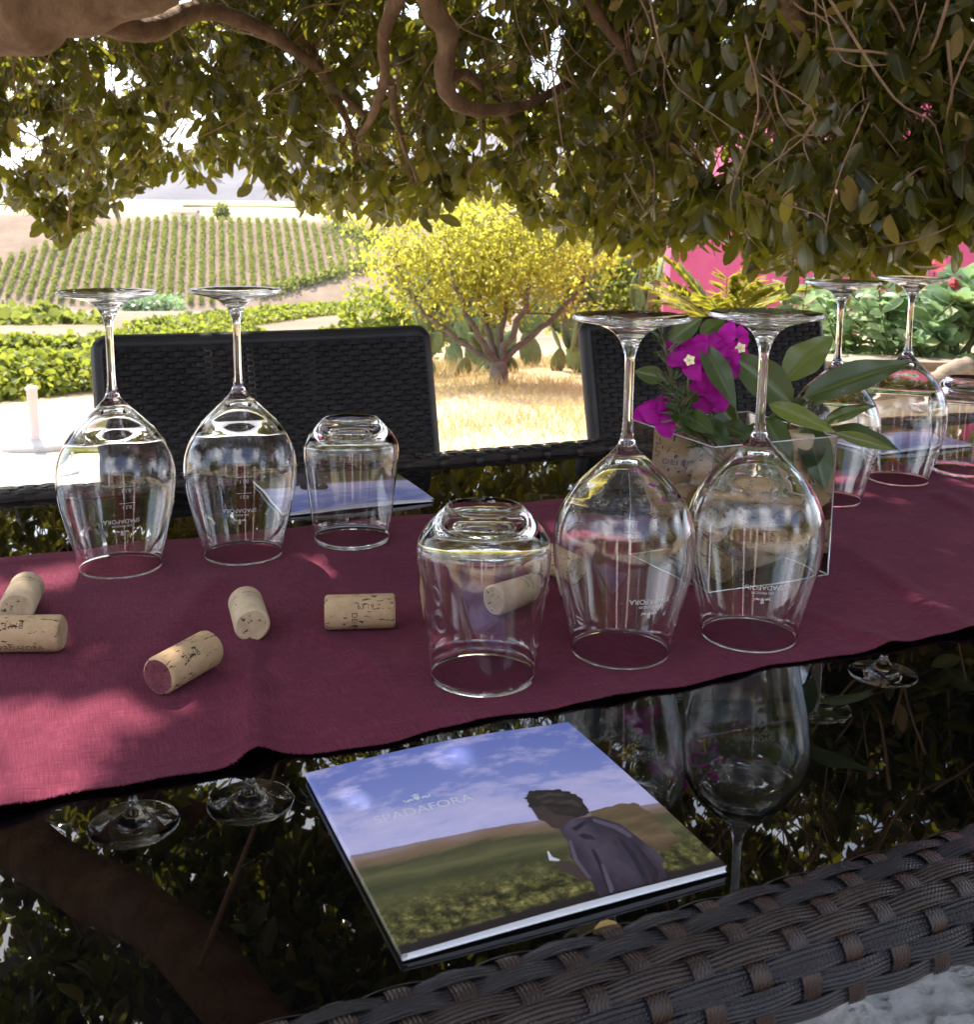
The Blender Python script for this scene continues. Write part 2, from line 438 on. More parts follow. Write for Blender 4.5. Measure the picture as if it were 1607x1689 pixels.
def concretemat():
    m = mat('rough_concrete', (.4, .38, .36), .9, .2)
    v = coords(m, 'Object')
    f = noise(m, v, 3, 8, .7); f2 = noise(m, v, 22, 8, .75)
    vo = nd(m, 'ShaderNodeTexVoronoi', Scale=9.0, feature='DISTANCE_TO_EDGE')
    nv = nd(m, 'ShaderNodeTexNoise', Scale=5.0, Detail=6.0); ln(m, v, nv.inputs['Vector'])
    mxv = nd(m, 'ShaderNodeMix', data_type='VECTOR'); mxv.inputs[0].default_value = .35; ln(m, v, mxv.inputs[4]); ln(m, nv.outputs['Color'], mxv.inputs[5])
    ln(m, mxv.outputs[1], vo.inputs['Vector'])
    cr_ = ramp(m, vo.outputs['Distance'], [(0, (0, 0, 0)), (.05, (1, 1, 1))])
    ad = nd(m, 'ShaderNodeMath', operation='MULTIPLY_ADD'); ad.inputs[1].default_value = .5; ln(m, f2, ad.inputs[0]); ln(m, f, ad.inputs[2])
    ln(m, ramp(m, ad.outputs[0], [(.40, (.44, .42, .41)), (.62, (.64, .62, .60)), (.85, (.78, .76, .74))]), bsdf(m).inputs['Base Color'])
    ln(m, bump(m, f2, .9, .03, bump(m, cr_, .25, .01)), bsdf(m).inputs['Normal'])
    return m
M['bright_concrete'] = concretemat(); M['bright_concrete'].name = 'concrete_brightened'  # the patio's concrete in a brighter colour, standing in for light below the table
M['concrete'] = concretemat()
for e_, col in zip([n for n in M['concrete'].node_tree.nodes if n.type == 'VALTORGB'][-1].color_ramp.elements, ((.30, .27, .24), (.42, .385, .35), (.52, .48, .44))): e_.color = (*col, 1)

# ------------------------------------------------------------------ terrain
YT = [-60, 2, 16, 30, 60, 110, 200, 225, 272, 290, 400, 800, 1500, 2600]
ZM = [0, 0, -1.05, -2.35, -4.6, -8.8, -17.2, -19.6, -0.6, -0.3, 1.2, 6, 14, 26]
ZL = [0, 0, -1.47, -2.55, -4.6, -8.8, -17.2, -19.6, -0.6, -0.3, 1.2, 6, 14, 26]
def terrain(X, Y):
    X = np.asarray(X, float); Y = np.asarray(Y, float)
    k = np.clip(-X / np.maximum(np.abs(Y), 1) / .35, 0, 1)
    z = np.interp(Y, YT, ZM) * (1 - k) + np.interp(Y, YT, ZL) * k
    far = np.clip((Y - 20) / 60, 0, 1)
    return z + far * (.5 * np.sin(X * .05 + 1) + .4 * np.sin(Y * .045 + X * .02))
def ongr(x, y, start=2.0, end=600):        # ground point seen at photo pixel x, y
    ts = np.concatenate([np.linspace(start, 40, 1500), np.linspace(40, end, 3000)])
    d = ray(x, y); P = EYE[None] + d[None] * (ts / d[1])[:, None]
    g = P[:, 2] - terrain(P[:, 0], P[:, 1])
    i = np.argmax(g < 0)
    return P[i] if g[i] < 0 else P[-1]
ys = np.concatenate([np.linspace(-60, 0, 24), np.linspace(.5, 30, 90), np.linspace(31, 200, 70), np.linspace(203, 300, 50), np.linspace(320, 2600, 40)])
ss = np.linspace(-1, 1, 141)
G = np.zeros((len(ys), len(ss), 3))
G[..., 1] = ys[:, None]; G[..., 0] = ss[None] * (14 + .9 * np.abs(ys))[:, None]; G[..., 2] = terrain(G[..., 0], G[..., 1])
mb = MB(); mb.grid(np.flip(G, 1)); gr = struct(mb.build('ground', M['ground']), 'sunlit dry ground falling away to the valley')
# patio slab under the table, running out to the left
mb = MB(); gx = np.arange(-9, 4.6, .2); gy = np.arange(-7, 8.4, .2)
for X in gx:
    for Y in gy:
        if (Y < 2.3 or (X + .1 < -.18 * (Y + .1))):
            q = [(X, Y), (X + .2, Y), (X + .2, Y + .2), (X, Y + .2)]
            mb.add([(a, b, float(terrain(a, b)) + .006) for a, b in q], [(0, 1, 2, 3)])
struct(mb.build('patio', M['concrete']), 'pale rough concrete patio')
mb = MB(); n_ = 220; gx = np.linspace(.05, 2.0, n_); gy = np.linspace(.1, 1.95, n_); XX, YY = np.meshgrid(gx, gy, indexing='ij'); ZZ = np.zeros_like(XX)
for k in range(70):
    fr_ = 5 * 1.055 ** k; a = rng.uniform(0, 6.28); ZZ += (1 - np.abs(np.sin((XX * math.cos(a) + YY * math.sin(a)) * fr_ + rng.uniform(0, 6.28) + 1.2 * np.sin(XX * 7 + k) * np.cos(YY * 8 + k * 2)))) ** 1.5 * .034 / fr_ ** .58
ZZ = np.clip((ZZ - ZZ.mean()) * .85, -.05, .09) + .055
mb.grid(np.stack([XX, YY, ZZ], -1)); gv = mb.build('bright_concrete_patch', M['bright_concrete']); gv['kind'] = 'stuff'; gv['label'] = 'rough concrete below the near table edge, colour brightened in place of light'
# mountains across the valley
mb = MB(); mx_ = np.linspace(-2600, 2600, 160)
ridge = 150 + 70 * np.sin(mx_ * .0021 + 1.2) + 40 * np.sin(mx_ * .0063) + 14 * np.sin(mx_ * .021 + 2) + rng.normal(0, 5, len(mx_))
P = np.zeros((8, 160, 3))
for i, t_ in enumerate(np.linspace(0, 1, 8)):
    P[i, :, 0] = mx_; P[i, :, 1] = 2450 + 700 * t_; P[i, :, 2] = 24 + ridge * t_ ** .8 + (rng.normal(0, 8, 160) if 0 < i < 7 else 0)
mb.grid(P); struct(mb.build('mountains', noisy('mountain_scrub', [(.3, (.060, .055, .060)), (.7, (.105, .095, .10))], .01, .95, .4, 8)))
# pale strip of green field beyond the ridge
mb = MB()
for x0, x1, y0, y1 in ((300, 520, 338.5, 331), (-60, 120, 345, 339)):
    a, b, c_, d = at(x0, y0, 520), at(x1, y0, 520), at(x1, y1, 900), at(x0, y1, 900)
    q = np.array([a, b, c_, d]); q[:, 2] = terrain(q[:, 0], q[:, 1]) + .8
    mb.add(q, [(0, 1, 2, 3)])
struct(mb.build('field', noisy('green_field', [(.3, (.12, .18, .05)), (.7, (.20, .25, .08))], .05, .95, 0)))

# ------------------------------------------------------------------ weaving
def weave(mb, surf, L, Wt, pitch, P, amp, hw=.47, vw=.18, mi=(0, 1, 2), step=10, rowmat=None, crown=.25):
    """surf(s, t) -> (point, normal) arrays; strands run along s, cross strips along t"""
    rows = int(round(Wt / pitch))
    ns = int(L / P * step) + 1
    sv = np.linspace(0, L, ns)
    cc = np.array([-1, -.55, 0, .55, 1])
    for i in range(rows):
        tc = (i + .5) * pitch
        off = amp * np.cos(2 * math.pi * sv / P + math.pi * i)
        off = np.sign(off) * np.abs(off) ** .8 * amp ** .2
        tt = tc + cc * hw * pitch
        Sg, Tg = np.meshgrid(sv, tt, indexing='ij')
        pt, nr = surf(Sg, Tg)
        o = off[:, None] + crown * amp * (1 - cc[None] ** 2)
        uv = np.stack([np.broadcast_to((cc[None] + 1) / 2, Sg.shape), Sg], -1)
        mb.grid(pt + nr * o[..., None], mi[0] if rowmat is None else rowmat(i), uv)
    nt_ = rows * 6 + 1
    tv = np.linspace(0, rows * pitch, nt_)
    for j in range(int(L / (P / 2)) + 1):
        sj = j * P / 2
        if sj > L: break
        off = -amp * np.cos(math.pi * (j + tv / pitch - .5))
        ccv = np.array([-1, -.4, .4, 1])
        Tg, Sg = np.meshgrid(tv, sj + ccv * P * vw * .5, indexing='ij')
        pt, nr = surf(np.clip(Sg, 0, L), Tg)
        o = off[:, None] + crown * amp * (1 - ccv[None] ** 2)
        uv = np.stack([np.broadcast_to((ccv[None] + 1) / 2, Sg.shape), Tg], -1)
        mb.grid(pt + nr * o[..., None], mi[2], uv)

# ------------------------------------------------------------------ dining table
UA, UB, VA, VB = -.62, 1.9, .357, 1.192
table = thing('dining_table', 'long black glass topped dining table with a woven dark wicker rim', 'table', W(.6, .775, 0))
mb = MB(); mb.box((UA - .03, VA - .03, T - .012), (UB + .03, VB + .03, T - .0005), 0, W)
mb.build('glass_top', M['black_glass'], table, smooth=False)
prof = np.array([(0.0, -.002), (-.002, .0035), (-.009, .0075), (-.023, .0085), (-.037, .0068), (-.047, .001), (-.051, -.008), (-.0515, -.021)])
prof = catmull(prof, 5)
seg = np.concatenate([[0], np.cumsum(np.linalg.norm(np.diff(prof, axis=0), axis=1))])
PL = seg[-1]
def prof_at(t):
    t = np.clip(t, 0, PL)
    a = np.interp(t, seg, prof[:, 0]); z = np.interp(t, seg, prof[:, 1])
    e = .002
    da = np.interp(np.clip(t + e, 0, PL), seg, prof[:, 0]) - np.interp(np.clip(t - e, 0, PL), seg, prof[:, 0])
    dz = np.interp(np.clip(t + e, 0, PL), seg, prof[:, 1]) - np.interp(np.clip(t - e, 0, PL), seg, prof[:, 1])
    l = np.hypot(da, dz) + 1e-9
    return a, z, dz / l, -da / l            # outward normal in the (a, z) plane
def rim(org, along, outw, L, name):
    # along x outw chosen so that the profile leaves the glass outward
    def surf(Sg, Tg):
        a, z, na, nz = prof_at(Tg)
        pt = org + Sg[..., None] * along - a[..., None] * outw + z[..., None] * np.array([0, 0, 1.0])
        nr = (-na[..., None] * outw + nz[..., None] * np.array([0, 0, 1.0])) 
        return pt, nr * 1.0
    m_ = MB()
    rows = round(PL / .0098)
    rm = [1, 0, 0, 1, 1, 0, 0, 0, 1, 0]
    weave(m_, surf, L, rows * .0098, .0098, .046, .0010, hw=.495, vw=.20, rowmat=lambda i: rm[i % 10], step=14, crown=.45)
    # dark solid core under the weave, added to block light through it
    ring = [(0, -.012)] + [(float(a) + .0, float(z) - .0028) for a, z in prof[::3]] + [(-.046, -.021), (0, -.021)]
    Pc = np.array([[org - a * outw * .96 + np.array([0, 0, z]) + al * along for a, z in ring] for al in (0, L)])
    m_.grid(Pc, 3)
    return m_.build(name, [M['strand_grey'], M['strand_brown'], M['strand_cross'], M['wicker_core']], table)
rim(W(UA, VA, T), U, -N, UB - UA, 'woven_rim')
rim(W(UA, VB, T), U, N, UB - UA, 'woven_rim')
rim(W(UA, VA, T), N, -U, VB - VA, 'woven_rim')
rim(W(UB, VA, T), N, U, VB - VA, 'woven_rim')
for (lu, lv) in ((UA + .02, VA + .02), (UB - .09, VA + .02), (UA + .02, VB - .09), (UB - .09, VB - .09), (.315, VA + .0)):
    if lu == .315: continue
    mb = MB(); mb.box((lu, lv, .008), (lu + .07, lv + .07, T - .013), 0, W); mb.build('leg', M['wicker_core'], table, False)

# ------------------------------------------------------------------ runner
RU0, RU1, RV0, RV1 = -.55, 1.82, .553, .992
nu, nv_ = 520, 100
uu = np.linspace(RU0, RU1, nu); vv = np.linspace(0, 1, nv_)
def edge_w(u): return .0022 * np.sin(u * 31) + .0016 * np.sin(u * 57 + 1) + .001 * np.sin(u * 130)
UUg, VVg = np.meshgrid(uu, vv, indexing='ij')
Vr = RV0 + VVg * (RV1 - RV0)
Vr = Vr + (1 - VVg) ** 6 * (edge_w(UUg) + .006 * np.exp(-((UUg - .118) / .02) ** 2)) + VVg ** 6 * edge_w(UUg + 3)
def ridge_(u, v, u0, k, wd, h): return h * np.exp(-((u - u0 - k * (v - .553)) / wd) ** 2)
Zr = .0012 + .0004 * np.sin(UUg * 17 + Vr * 9) * np.sin(Vr * 21 + UUg * 5)
Zr = Zr + ridge_(UUg, Vr, .105, .17, .010, .0065) * np.clip((.86 - Vr) / .2, 0, 1)
Zr = Zr - .0006 * np.exp(-((UUg - .128 - .17 * (Vr - .553)) / .012) ** 2)
for u0, k, wd, h in ((.80, .35, .012, .006), (.90, .15, .009, .004), (1.02, .5, .014, .007), (1.14, -.2, .012, .006), (1.25, .3, .015, .006), (.70, -.25, .010, .0022)):
    Zr = Zr + ridge_(UUg, Vr, u0, k, wd, h) * (.4 + .6 * np.sin(Vr * 12 + u0 * 20) ** 2) * np.clip((UUg - .66) * 20, 0, 1)
for u0, k, wd, h in ((-.02, .5, .015, .0040), (.24, -.35, .011, .0024), (.42, .55, .013, .0030), (.55, -.2, .010, .0026), (.33, .9, .009, .0022), (.62, .3, .012, .0036)):
    Zr = Zr + ridge_(UUg, Vr, u0, k, wd, h) * (.3 + .7 * np.sin(Vr * 10 + u0 * 33) ** 2)
Zr = Zr + .0010 * np.exp(-((VVg - .040) / .006) ** 2) + .0010 * np.exp(-((VVg - .96) / .006) ** 2) + .0004 * (VVg < .036) + .0016 * np.exp(-VVg / .02) * np.sin(UUg * 11 + 1) ** 4
for (gx_, gy_), gr_ in (((-.305, .876), .046), ((-.211, .914), .046), ((.093, .708), .046), ((.188, .738), .046), ((.469, 1.212), .046), ((-.001, .665), .046), ((-.122, .960), .046)):   # flat under what stands on it
    du = UUg - (gx_ * U[0] + gy_ * U[1]); dv = Vr - (gx_ * N[0] + gy_ * N[1]); k_ = np.clip((np.hypot(du, dv) - gr_) / .03, 0, 1); Zr = Zr * k_ + .0013 * (1 - k_)
k_ = np.clip((np.maximum(np.abs(UUg - .549), np.abs(Vr - .748)) - .064) / .03, 0, 1); Zr = Zr * k_ + .0013 * (1 - k_)
Zr = np.maximum(Zr, .0006)
P = UUg[..., None] * U + Vr[..., None] * N + (T + Zr)[..., None] * np.array([0, 0, 1.0])
P2 = P.copy(); P2[..., 2] -= .0009
uvr = np.stack([UUg, Vr], -1)
mb = MB(); mb.grid(P, 0, uvr)
for k in (0, -1):
    e = np.stack([P[:, k], P2[:, k]], 1); mb.grid(e, 0, np.stack([uvr[:, k], uvr[:, k]], 1))
runner = mb.build('table_runner', M['linen'])
tag(runner, 'burgundy linen runner with a frayed edge lying along the black table', 'table runner')
mb = MB()                                  # frayed edge threads
for k, sgn in ((0, -1), (nv_ - 1, 1)):
    for q in range(4200):
        u_ = rng.uniform(RU0, RU1); i = min(int((u_ - RU0) / (RU1 - RU0) * (nu - 1)), nu - 2)
        f_ = (u_ - uu[i]) / (uu[1] - uu[0]); b = P[i, k] * (1 - f_) + P[i + 1, k] * f_
        l = rng.uniform(.0004, .0019); d = sgn * N * l + U * rng.normal(0, .0008) + np.array([0, 0, -rng.uniform(-.0004, .0006)])
        sw = U * .0003
        mb.add([b - sw, b + sw, b + d + sw * .5, b + d - sw * .5], [(0, 1, 2, 3)], 0, [(u_, 0)] * 4)
mb.build('fringe', M['linen'], runner)

# ------------------------------------------------------------------ lettering
def text2d(s_, size):
    cu = bpy.data.curves.new('txt', 'FONT'); cu.body = s_; cu.size = size; cu.align_x = 'CENTER'; cu.align_y = 'CENTER'; cu.resolution_u = 3
    ob = bpy.data.objects.new('txt', cu); COL.objects.link(ob)
    dg = bpy.context.evaluated_depsgraph_get()
    me = bpy.data.meshes.new_from_object(ob.evaluated_get(dg))
    V = np.array([tuple(v.co)[:2] for v in me.vertices]).reshape(-1, 2); F = [tuple(p.vertices) for p in me.polygons]
    bpy.data.objects.remove(ob); bpy.data.curves.remove(cu); bpy.data.meshes.remove(me)
    return V, F
def crest2d(sz):                            # two beasts holding a shield under a crown
    out = []
    sh = [(-.28, .35), (.28, .35), (.3, -.05), (0, -.42), (-.3, -.05)]
    out.append((np.array(sh) * sz, [(4, 3, 2, 1, 0)]))
    cw = [(-.3, .45), (.3, .45), (.38, .8), (.15, .58), (0, .9), (-.15, .58), (-.38, .8)]
    out.append((np.array(cw) * sz, [(0, 1, 3), (1, 2, 3), (0, 3, 5), (3, 4, 5), (0, 5, 6)]))
    for q in (-1, 1):
        bd = np.array([(.40, -.05), (.62, .12), (.9, .05), (1.15, -.12), (1.3, .2), (1.42, .22), (1.25, -.28), (1.05, -.22), (.95, -.4), (.8, -.2), (.6, -.12), (.52, -.35)]) * sz
        bd[:, 0] *= q
        idx = list(range(len(bd)))
        out.append((bd, [tuple(idx if q > 0 else idx[::-1])]))
    return out
LOGO = [(text2d('SPADAFORA', .0056), (0, .0025)), (text2d('DEI PRINCIPI', .0027), (0, -.0016))] + [(cc_, (0, .0102)) for cc_ in crest2d(.0034)]
LOGO = [(text2d('SPADAFORA', .0050), (0, -.001)), (text2d('DEI PRINCIPI', .0027), (0, .0030))] + [(cc_, (0, .0082)) for cc_ in crest2d(.0040)]
def measure(s_): return [(text2d(s_, .0040), (0, .0032)), ((np.array([(-.006, -.0002), (.006, -.0002), (.006, .0002), (-.006, .0002)]), [(0, 1, 2, 3)]), (0, 0))]
M01, M02 = measure('0,1 l'), measure('0,2 l')

# ------------------------------------------------------------------ glasses
wine_out = catmull([(.0330, 0.0), (.0350, .010), (.0373, .020), (.0410, .035), (.0445, .050), (.0463, .060), (.0473, .070), (.0474, .080), (.0461, .090), (.0428, .100), (.0383, .108), (.0320, .117), (.0245, .125), (.0155, .1335), (.0085, .1405), (.0050, .147), (.0036, .155), (.0031, .168), (.0031, .196), (.0037, .204), (.0062, .2115), (.0095, .2165), (.0140, .2200), (.0200, .2225), (.0290, .2248), (.0375, .2266), (.0389, .2278)], 3)
wine_in = catmull([(.0325, .0003), (.0345, .010), (.0368, .020), (.0405, .035), (.0440, .050), (.0457, .060), (.0467, .070), (.0467, .080), (.0453, .0895), (.0419, .099), (.0372, .107), (.0300, .1140), (.0225, .1215), (.0140, .1285), (.0070, .1325)], 3)
wine = [(0, .1335)] + [tuple(q) for q in wine_in[::-1]] + [(.0327, -.0001)] + [tuple(q) for q in wine_out] + [(.0388, .2290), (.0375, .2297), (.0280, .2296), (.0150, .2289), (.006, .2285), (0, .2284)]
tum_out = catmull([(.0337, 0), (.0362, .020), (.0386, .040), (.0409, .060), (.0424, .074), (.0428, .082), (.0418, .090), (.0380, .0975), (.0320, .1045), (.0275, .1090), (.0255, .1112)], 3)
tum_in = catmull([(.0332, .0003), (.0357, .020), (.0380, .040), (.0403, .060), (.0418, .074), (.0420, .0817), (.0408, .0889), (.0355, .0945), (.0280, .0990), (.0180, .1010), (.0080, .1016)], 3)
tum = [(0, .1018)] + [tuple(q) for q in tum_in[::-1]] + [(.0334, -.0001)] + [tuple(q) for q in tum_out] + [(.0245, .1122), (.0225, .1120), (.0200, .1100), (.0120, .1080), (0, .1072)]
def rad_at(z, tab=wine_out): return np.interp(z, tab[:60, 1], tab[:60, 0])
def wrap(mb, items, phi0, z0, tab, flip=True, mi=0):
    for (V, F), (ox, oy) in items:
        s_ = V[:, 0] + ox; t_ = V[:, 1] + oy
        if flip: s_, t_ = -s_, -t_
        z = z0 + t_; r = rad_at(z, tab) + .00025
        ph = phi0 + s_ / rad_at(z0, tab)
        mb.add(np.stack([r * np.cos(ph), r * np.sin(ph), z], 1), F, mi)
GZ = T + .0026
def wine_glass(xy, label, logo_px=0.0, marks=True, backside=False):
    t = thing('wine_glass', label, 'wine glass', (xy[0], xy[1], GZ), 0, 'upturned wine glasses on the runner')
    if not hasattr(wine_glass, 'me'):
        m_ = MB(); m_.lathe(wine, 96); b = m_.build('bowl_and_stem', M['glass'], t, True, True); wine_glass.me = b.data
    else: link('bowl_and_stem', wine_glass.me, t)
    view = math.atan2(-xy[1], -xy[0])
    m_ = MB(); wrap(m_, LOGO, view + logo_px, .050, wine_out); m_.build('printed_logo', M['etch'], t, False, True)
    m_ = MB(); ph = view + logo_px + (2.6 if not backside else .1)
    wrap(m_, M01, ph, .0795, wine_out); wrap(m_, M02, ph, .066 if backside else .072, wine_out); m_.build('measure_mark', M['etch'], t, False, True)
    return t
wine_glass((-.305, .876), 'upturned wine glass farthest left, in front of the chair back edge', .05, True, True)
wine_glass((-.211, .914), 'upturned wine glass in front of the middle of the left chair back', -.05, True, True)
wine_glass((.093, .708), 'upturned wine glass between the front tumbler and the flower box', .42)
wine_glass((.188, .738), 'upturned wine glass directly in front of the box of corks and flowers', .18)
p6 = onz(1391, 463, T + .23 + .0026)
wine_glass(p6[:2], 'upturned wine glass half hidden behind the large lemon leaf', 1.2)
wine_glass((.469, 1.212), 'upturned wine glass at the far right before the garden bed', -.5)
def tumbler(xy, label):
    t = thing('tumbler', label, 'tumbler', (xy[0], xy[1], GZ), 0, 'upturned stemless tumblers on the runner')
    if not hasattr(tumbler, 'me'):
        m_ = MB(); m_.lathe(tum, 96); tumbler.me = m_.build('tumbler_body', M['glass'], t, True, True).data
    else: link('tumbler_body', tumbler.me, t)
    return t
tumbler((-.001, .665), 'large stemless tumbler upside down near the front edge of the runner')
tumbler((-.122, .960), 'stemless tumbler upside down before the left chair back')
p3 = onz(1588, 778, T + .0026)
tumbler(p3[:2], 'stemless tumbler upside down cut off by the right border')

# ------------------------------------------------------------------ corks
CR, CL = .0124, .050
def cork_mesh(mats, prints):
    m_ = MB(); b = .0011
    m_.lathe([(0, -CL / 2), (CR - b * 1.4, -CL / 2)], 36, 1)
    m_.lathe([(CR - b * 1.4, -CL / 2), (CR - .0003, -CL / 2 + b), (CR, -CL / 2 + b * 2), (CR, 0), (CR, CL / 2 - b * 2), (CR - .0003, CL / 2 - b), (CR - b * 1.4, CL / 2)], 36, 0)
    m_.lathe([(CR - b * 1.4, CL / 2), (0, CL / 2)], 36, 1)
    for s_, size, zc, phi, vert in prints:
        V, F = text2d(s_, size)
        a, b_ = (V[:, 0], V[:, 1]) if not vert else (-V[:, 1], V[:, 0])
        ph = phi + a / CR; z = zc + b_
        m_.add(np.stack([(CR + .0001) * np.cos(ph), (CR + .0001) * np.sin(ph), z], 1), F, 2)
    m_.v[0] += 0
    for k_ in range(3):
        r_ = np.hypot(m_.v[k_][:, 0], m_.v[k_][:, 1]); e_ = (r_ > CR * .8) & (np.abs(m_.v[k_][:, 2]) > CL / 2 - .0018); a_ = np.arctan2(m_.v[k_][:, 1], m_.v[k_][:, 0]); m_.v[k_][:, :2] *= (1 - e_ * (.012 + .012 * np.sin(a_ * 5 + m_.v[k_][:, 2] * 90) + .010 * np.sin(a_ * 13)))[:, None]
    me_o = m_.build('cork', mats)
    me = me_o.data; bpy.data.objects.remove(me_o); return me
def place_cork(me, pos, ang, label, roll=0.0, tilt=0.0, group=None):
    o = link('wine_cork', me)
    d = Vector((math.cos(ang) * math.cos(tilt), math.sin(ang) * math.cos(tilt), math.sin(tilt)))
    q = Vector((0, 0, 1)).rotation_difference(d)
    o.matrix_world = Matrix.Translation(Vector(pos)) @ q.to_matrix().to_4x4() @ Matrix.Rotation(roll, 4, 'Z')
    tag(o, label, 'cork', group); return o
PR1 = [('SPADAFORA', .0062, .004, 0.4, True), ('2018', .0062, .0, 1.7, True), ('31.18', .0062, -.004, 2.8, True), ('DEI PRINCIPI', .004, .0, -1.0, True), ('SPADAFORA', .0056, 0, -2.2, True)]
PR2 = [('SPADAFORA', .0038, .010, k * 2.1, False) for k in range(3)] + [('DEI PRINCIPI', .0028, .004, k * 2.1, False) for k in range(3)]
PR3 = [('63 19', .0052, .004, k * 1.6, True) for k in range(2)] + [("DEI '99", .0058, -.004, 2.6, False), ("DEI '99", .0058, -.004, 5.2, False)]
CK = [cork_mesh([M['cork'], M['cork_end'], M['ink']], PR1), cork_mesh([M['cork_pale'], M['cork_end'], M['ink']], PR2),
      cork_mesh([M['cork'], M['cork_stain'], M['ink']], PR1[:3]), cork_mesh([M['cork'], M['cork_end'], M['ink']], PR3)]
def ctr(px, py): q = onz(px, py, T + .0018 + CR); return (q[0], q[1], T + .0018 + CR + .0002)
D2R = math.radians
place_cork(CK[0], ctr(40, 1045), D2R(3), 'printed cork lying at the left border, in front of the pale cork', 1.2)
place_cork(CK[1], ctr(36, 986), D2R(104), 'pale cork behind the printed cork at the left border', .6)
place_cork(CK[2], ctr(304, 1092), D2R(66), 'cork with a wine stained purple end nearest the front of the runner', 2.4)
place_cork(CK[1], ctr(410, 1012), D2R(108), 'pale cork pointing its round end forward below the second wine glass', 1.4)
place_cork(CK[3], ctr(594, 1009), D2R(6), 'speckled cork lying sideways just left of the front tumbler', 2.6)
place_cork(CK[1], ctr(852, 976), D2R(47), 'pale cork seen through the side of the front tumbler', .3)
place_cork(CK[3], ctr(915, 925), D2R(128), 'cork end seen between the front tumbler and the wine glass', .9)

# ------------------------------------------------------------------ flower box with corks
BU, BV, BS, BH = .549, .748, .120, .1185
box = thing('flower_box', 'clear acrylic cube box filled with corks and a posy', 'vase', W(BU, BV, T + .0018), A)
def panemat():
    m = bpy.data.materials.new('clear_pane'); m.use_nodes = True; n = m.node_tree; n.nodes.remove(bsdf(m))
    tr = n.nodes.new('ShaderNodeBsdfTransparent'); tr.inputs[0].default_value = (.95, .955, .96, 1)
    gl = n.nodes.new('ShaderNodeBsdfGlossy'); gl.inputs['Roughness'].default_value = .03
    fr = n.nodes.new('ShaderNodeFresnel'); fr.inputs[0].default_value = 1.6
    mx = n.nodes.new('ShaderNodeMixShader'); ln(m, fr.outputs[0], mx.inputs[0]); ln(m, tr.outputs[0], mx.inputs[1]); ln(m, gl.outputs[0], mx.inputs[2])
    ln(m, mx.outputs[0], n.nodes['Material Output'].inputs[0]); return m
M['pane'] = panemat()
M['pane_edge'] = mat('pane_edge_lightened', (.62, .62, .70), .15)  # pale colour stands in for light caught in the clear edges
bsdf(M['pane_edge']).inputs['Transmission Weight'].default_value = .55
h_ = BS / 2
for lo, hi in (((-h_, -h_), (h_, -h_)), ((h_, -h_), (h_, h_)), ((h_, h_), (-h_, h_)), ((-h_, h_), (-h_, -h_))):
    mb = MB(); mb.add([(*lo, .0005), (*hi, .0005), (*hi, BH), (*lo, BH)], [(0, 1, 2, 3)]); mb.build('pane', M['pane'], box, False, True)
mb = MB(); mb.add([(-h_, -h_, .0005), (h_, -h_, .0005), (h_, h_, .0005), (-h_, h_, .0005)], [(0, 1, 2, 3)]); mb.build('box_floor', M['pane'], box, False, True)
mb = MB()
cs_ = [(-h_, -h_), (h_, -h_), (h_, h_), (-h_, h_)]
for q in range(4):
    a_, b_ = cs_[q], cs_[(q + 1) % 4]
    mb.tube([(*a_, .001), (*a_, BH)], .0006, 6); mb.tube([(*a_, BH), (*b_, BH)], .0007, 6); mb.tube([(*a_, .001), (*b_, .001)], .0006, 6)
mb.build('box_edges', M['pane_edge'], box, True, True)
def inbox(u_, v_, z): return W(BU + u_, BV + v_, T + .0018 + z)
heap = []
for k in range(30000):
    if len(heap) >= 30: break
    ang = rng.uniform(0, math.pi); tl = rng.normal(0, .22); z_ = .0145 + .075 * (len(heap) / 30.0) + rng.uniform(-.003, .004)
    lim = .0575 - CR; ex = abs(math.cos(ang)) * (CL / 2 - .004) ; ey = abs(math.sin(ang)) * (CL / 2 - .004)
    a, b = rng.uniform(-1, 1) * max(lim - ex, 0), rng.uniform(-1, 1) * max(lim - ey, 0)
    ax_ = np.array([math.cos(ang) * math.cos(tl), math.sin(ang) * math.cos(tl), math.sin(tl)])
    if z_ - abs(ax_[2]) * CL / 2 < CR * .9: ax_[2] = 0; ax_ /= np.linalg.norm(ax_); tl = 0
    sm = np.array([a, b, z_]) + ax_ * np.array([-.019, -.0095, 0, .0095, .019])[:, None]
    if any(np.min(np.linalg.norm(sm[:, None] - o[None], axis=2)) < 1.22 * CR for o in heap): continue
    heap.append(sm)
    place_cork(CK[int(rng.integers(0, 4))], inbox(a, b, z_), A + ang, 'cork heaped inside the clear flower box', rng.uniform(0, 6), tl, 'corks heaped inside the flower box')
print('corks in box', len(heap), flush=True)
lc = place_cork(CK[3], inbox(-.036, .026, .0945), 0, 'thick cork standing upright behind the left pane of the flower box', 2.0, math.pi / 2 - .03)
lc.matrix_world = lc.matrix_world @ Matrix.Diagonal((1.68, 1.68, 1.06, 1))
place_cork(CK[0], inbox(.004, .036, .0930), 0, 'cork standing upright at the back of the flower box', 1.0, math.pi / 2 - .06)
place_cork(CK[1], inbox(.036, -.040, .0950), 0, 'pale cork standing upright at the right corner of the flower box', 4.0, math.pi / 2 - .08)

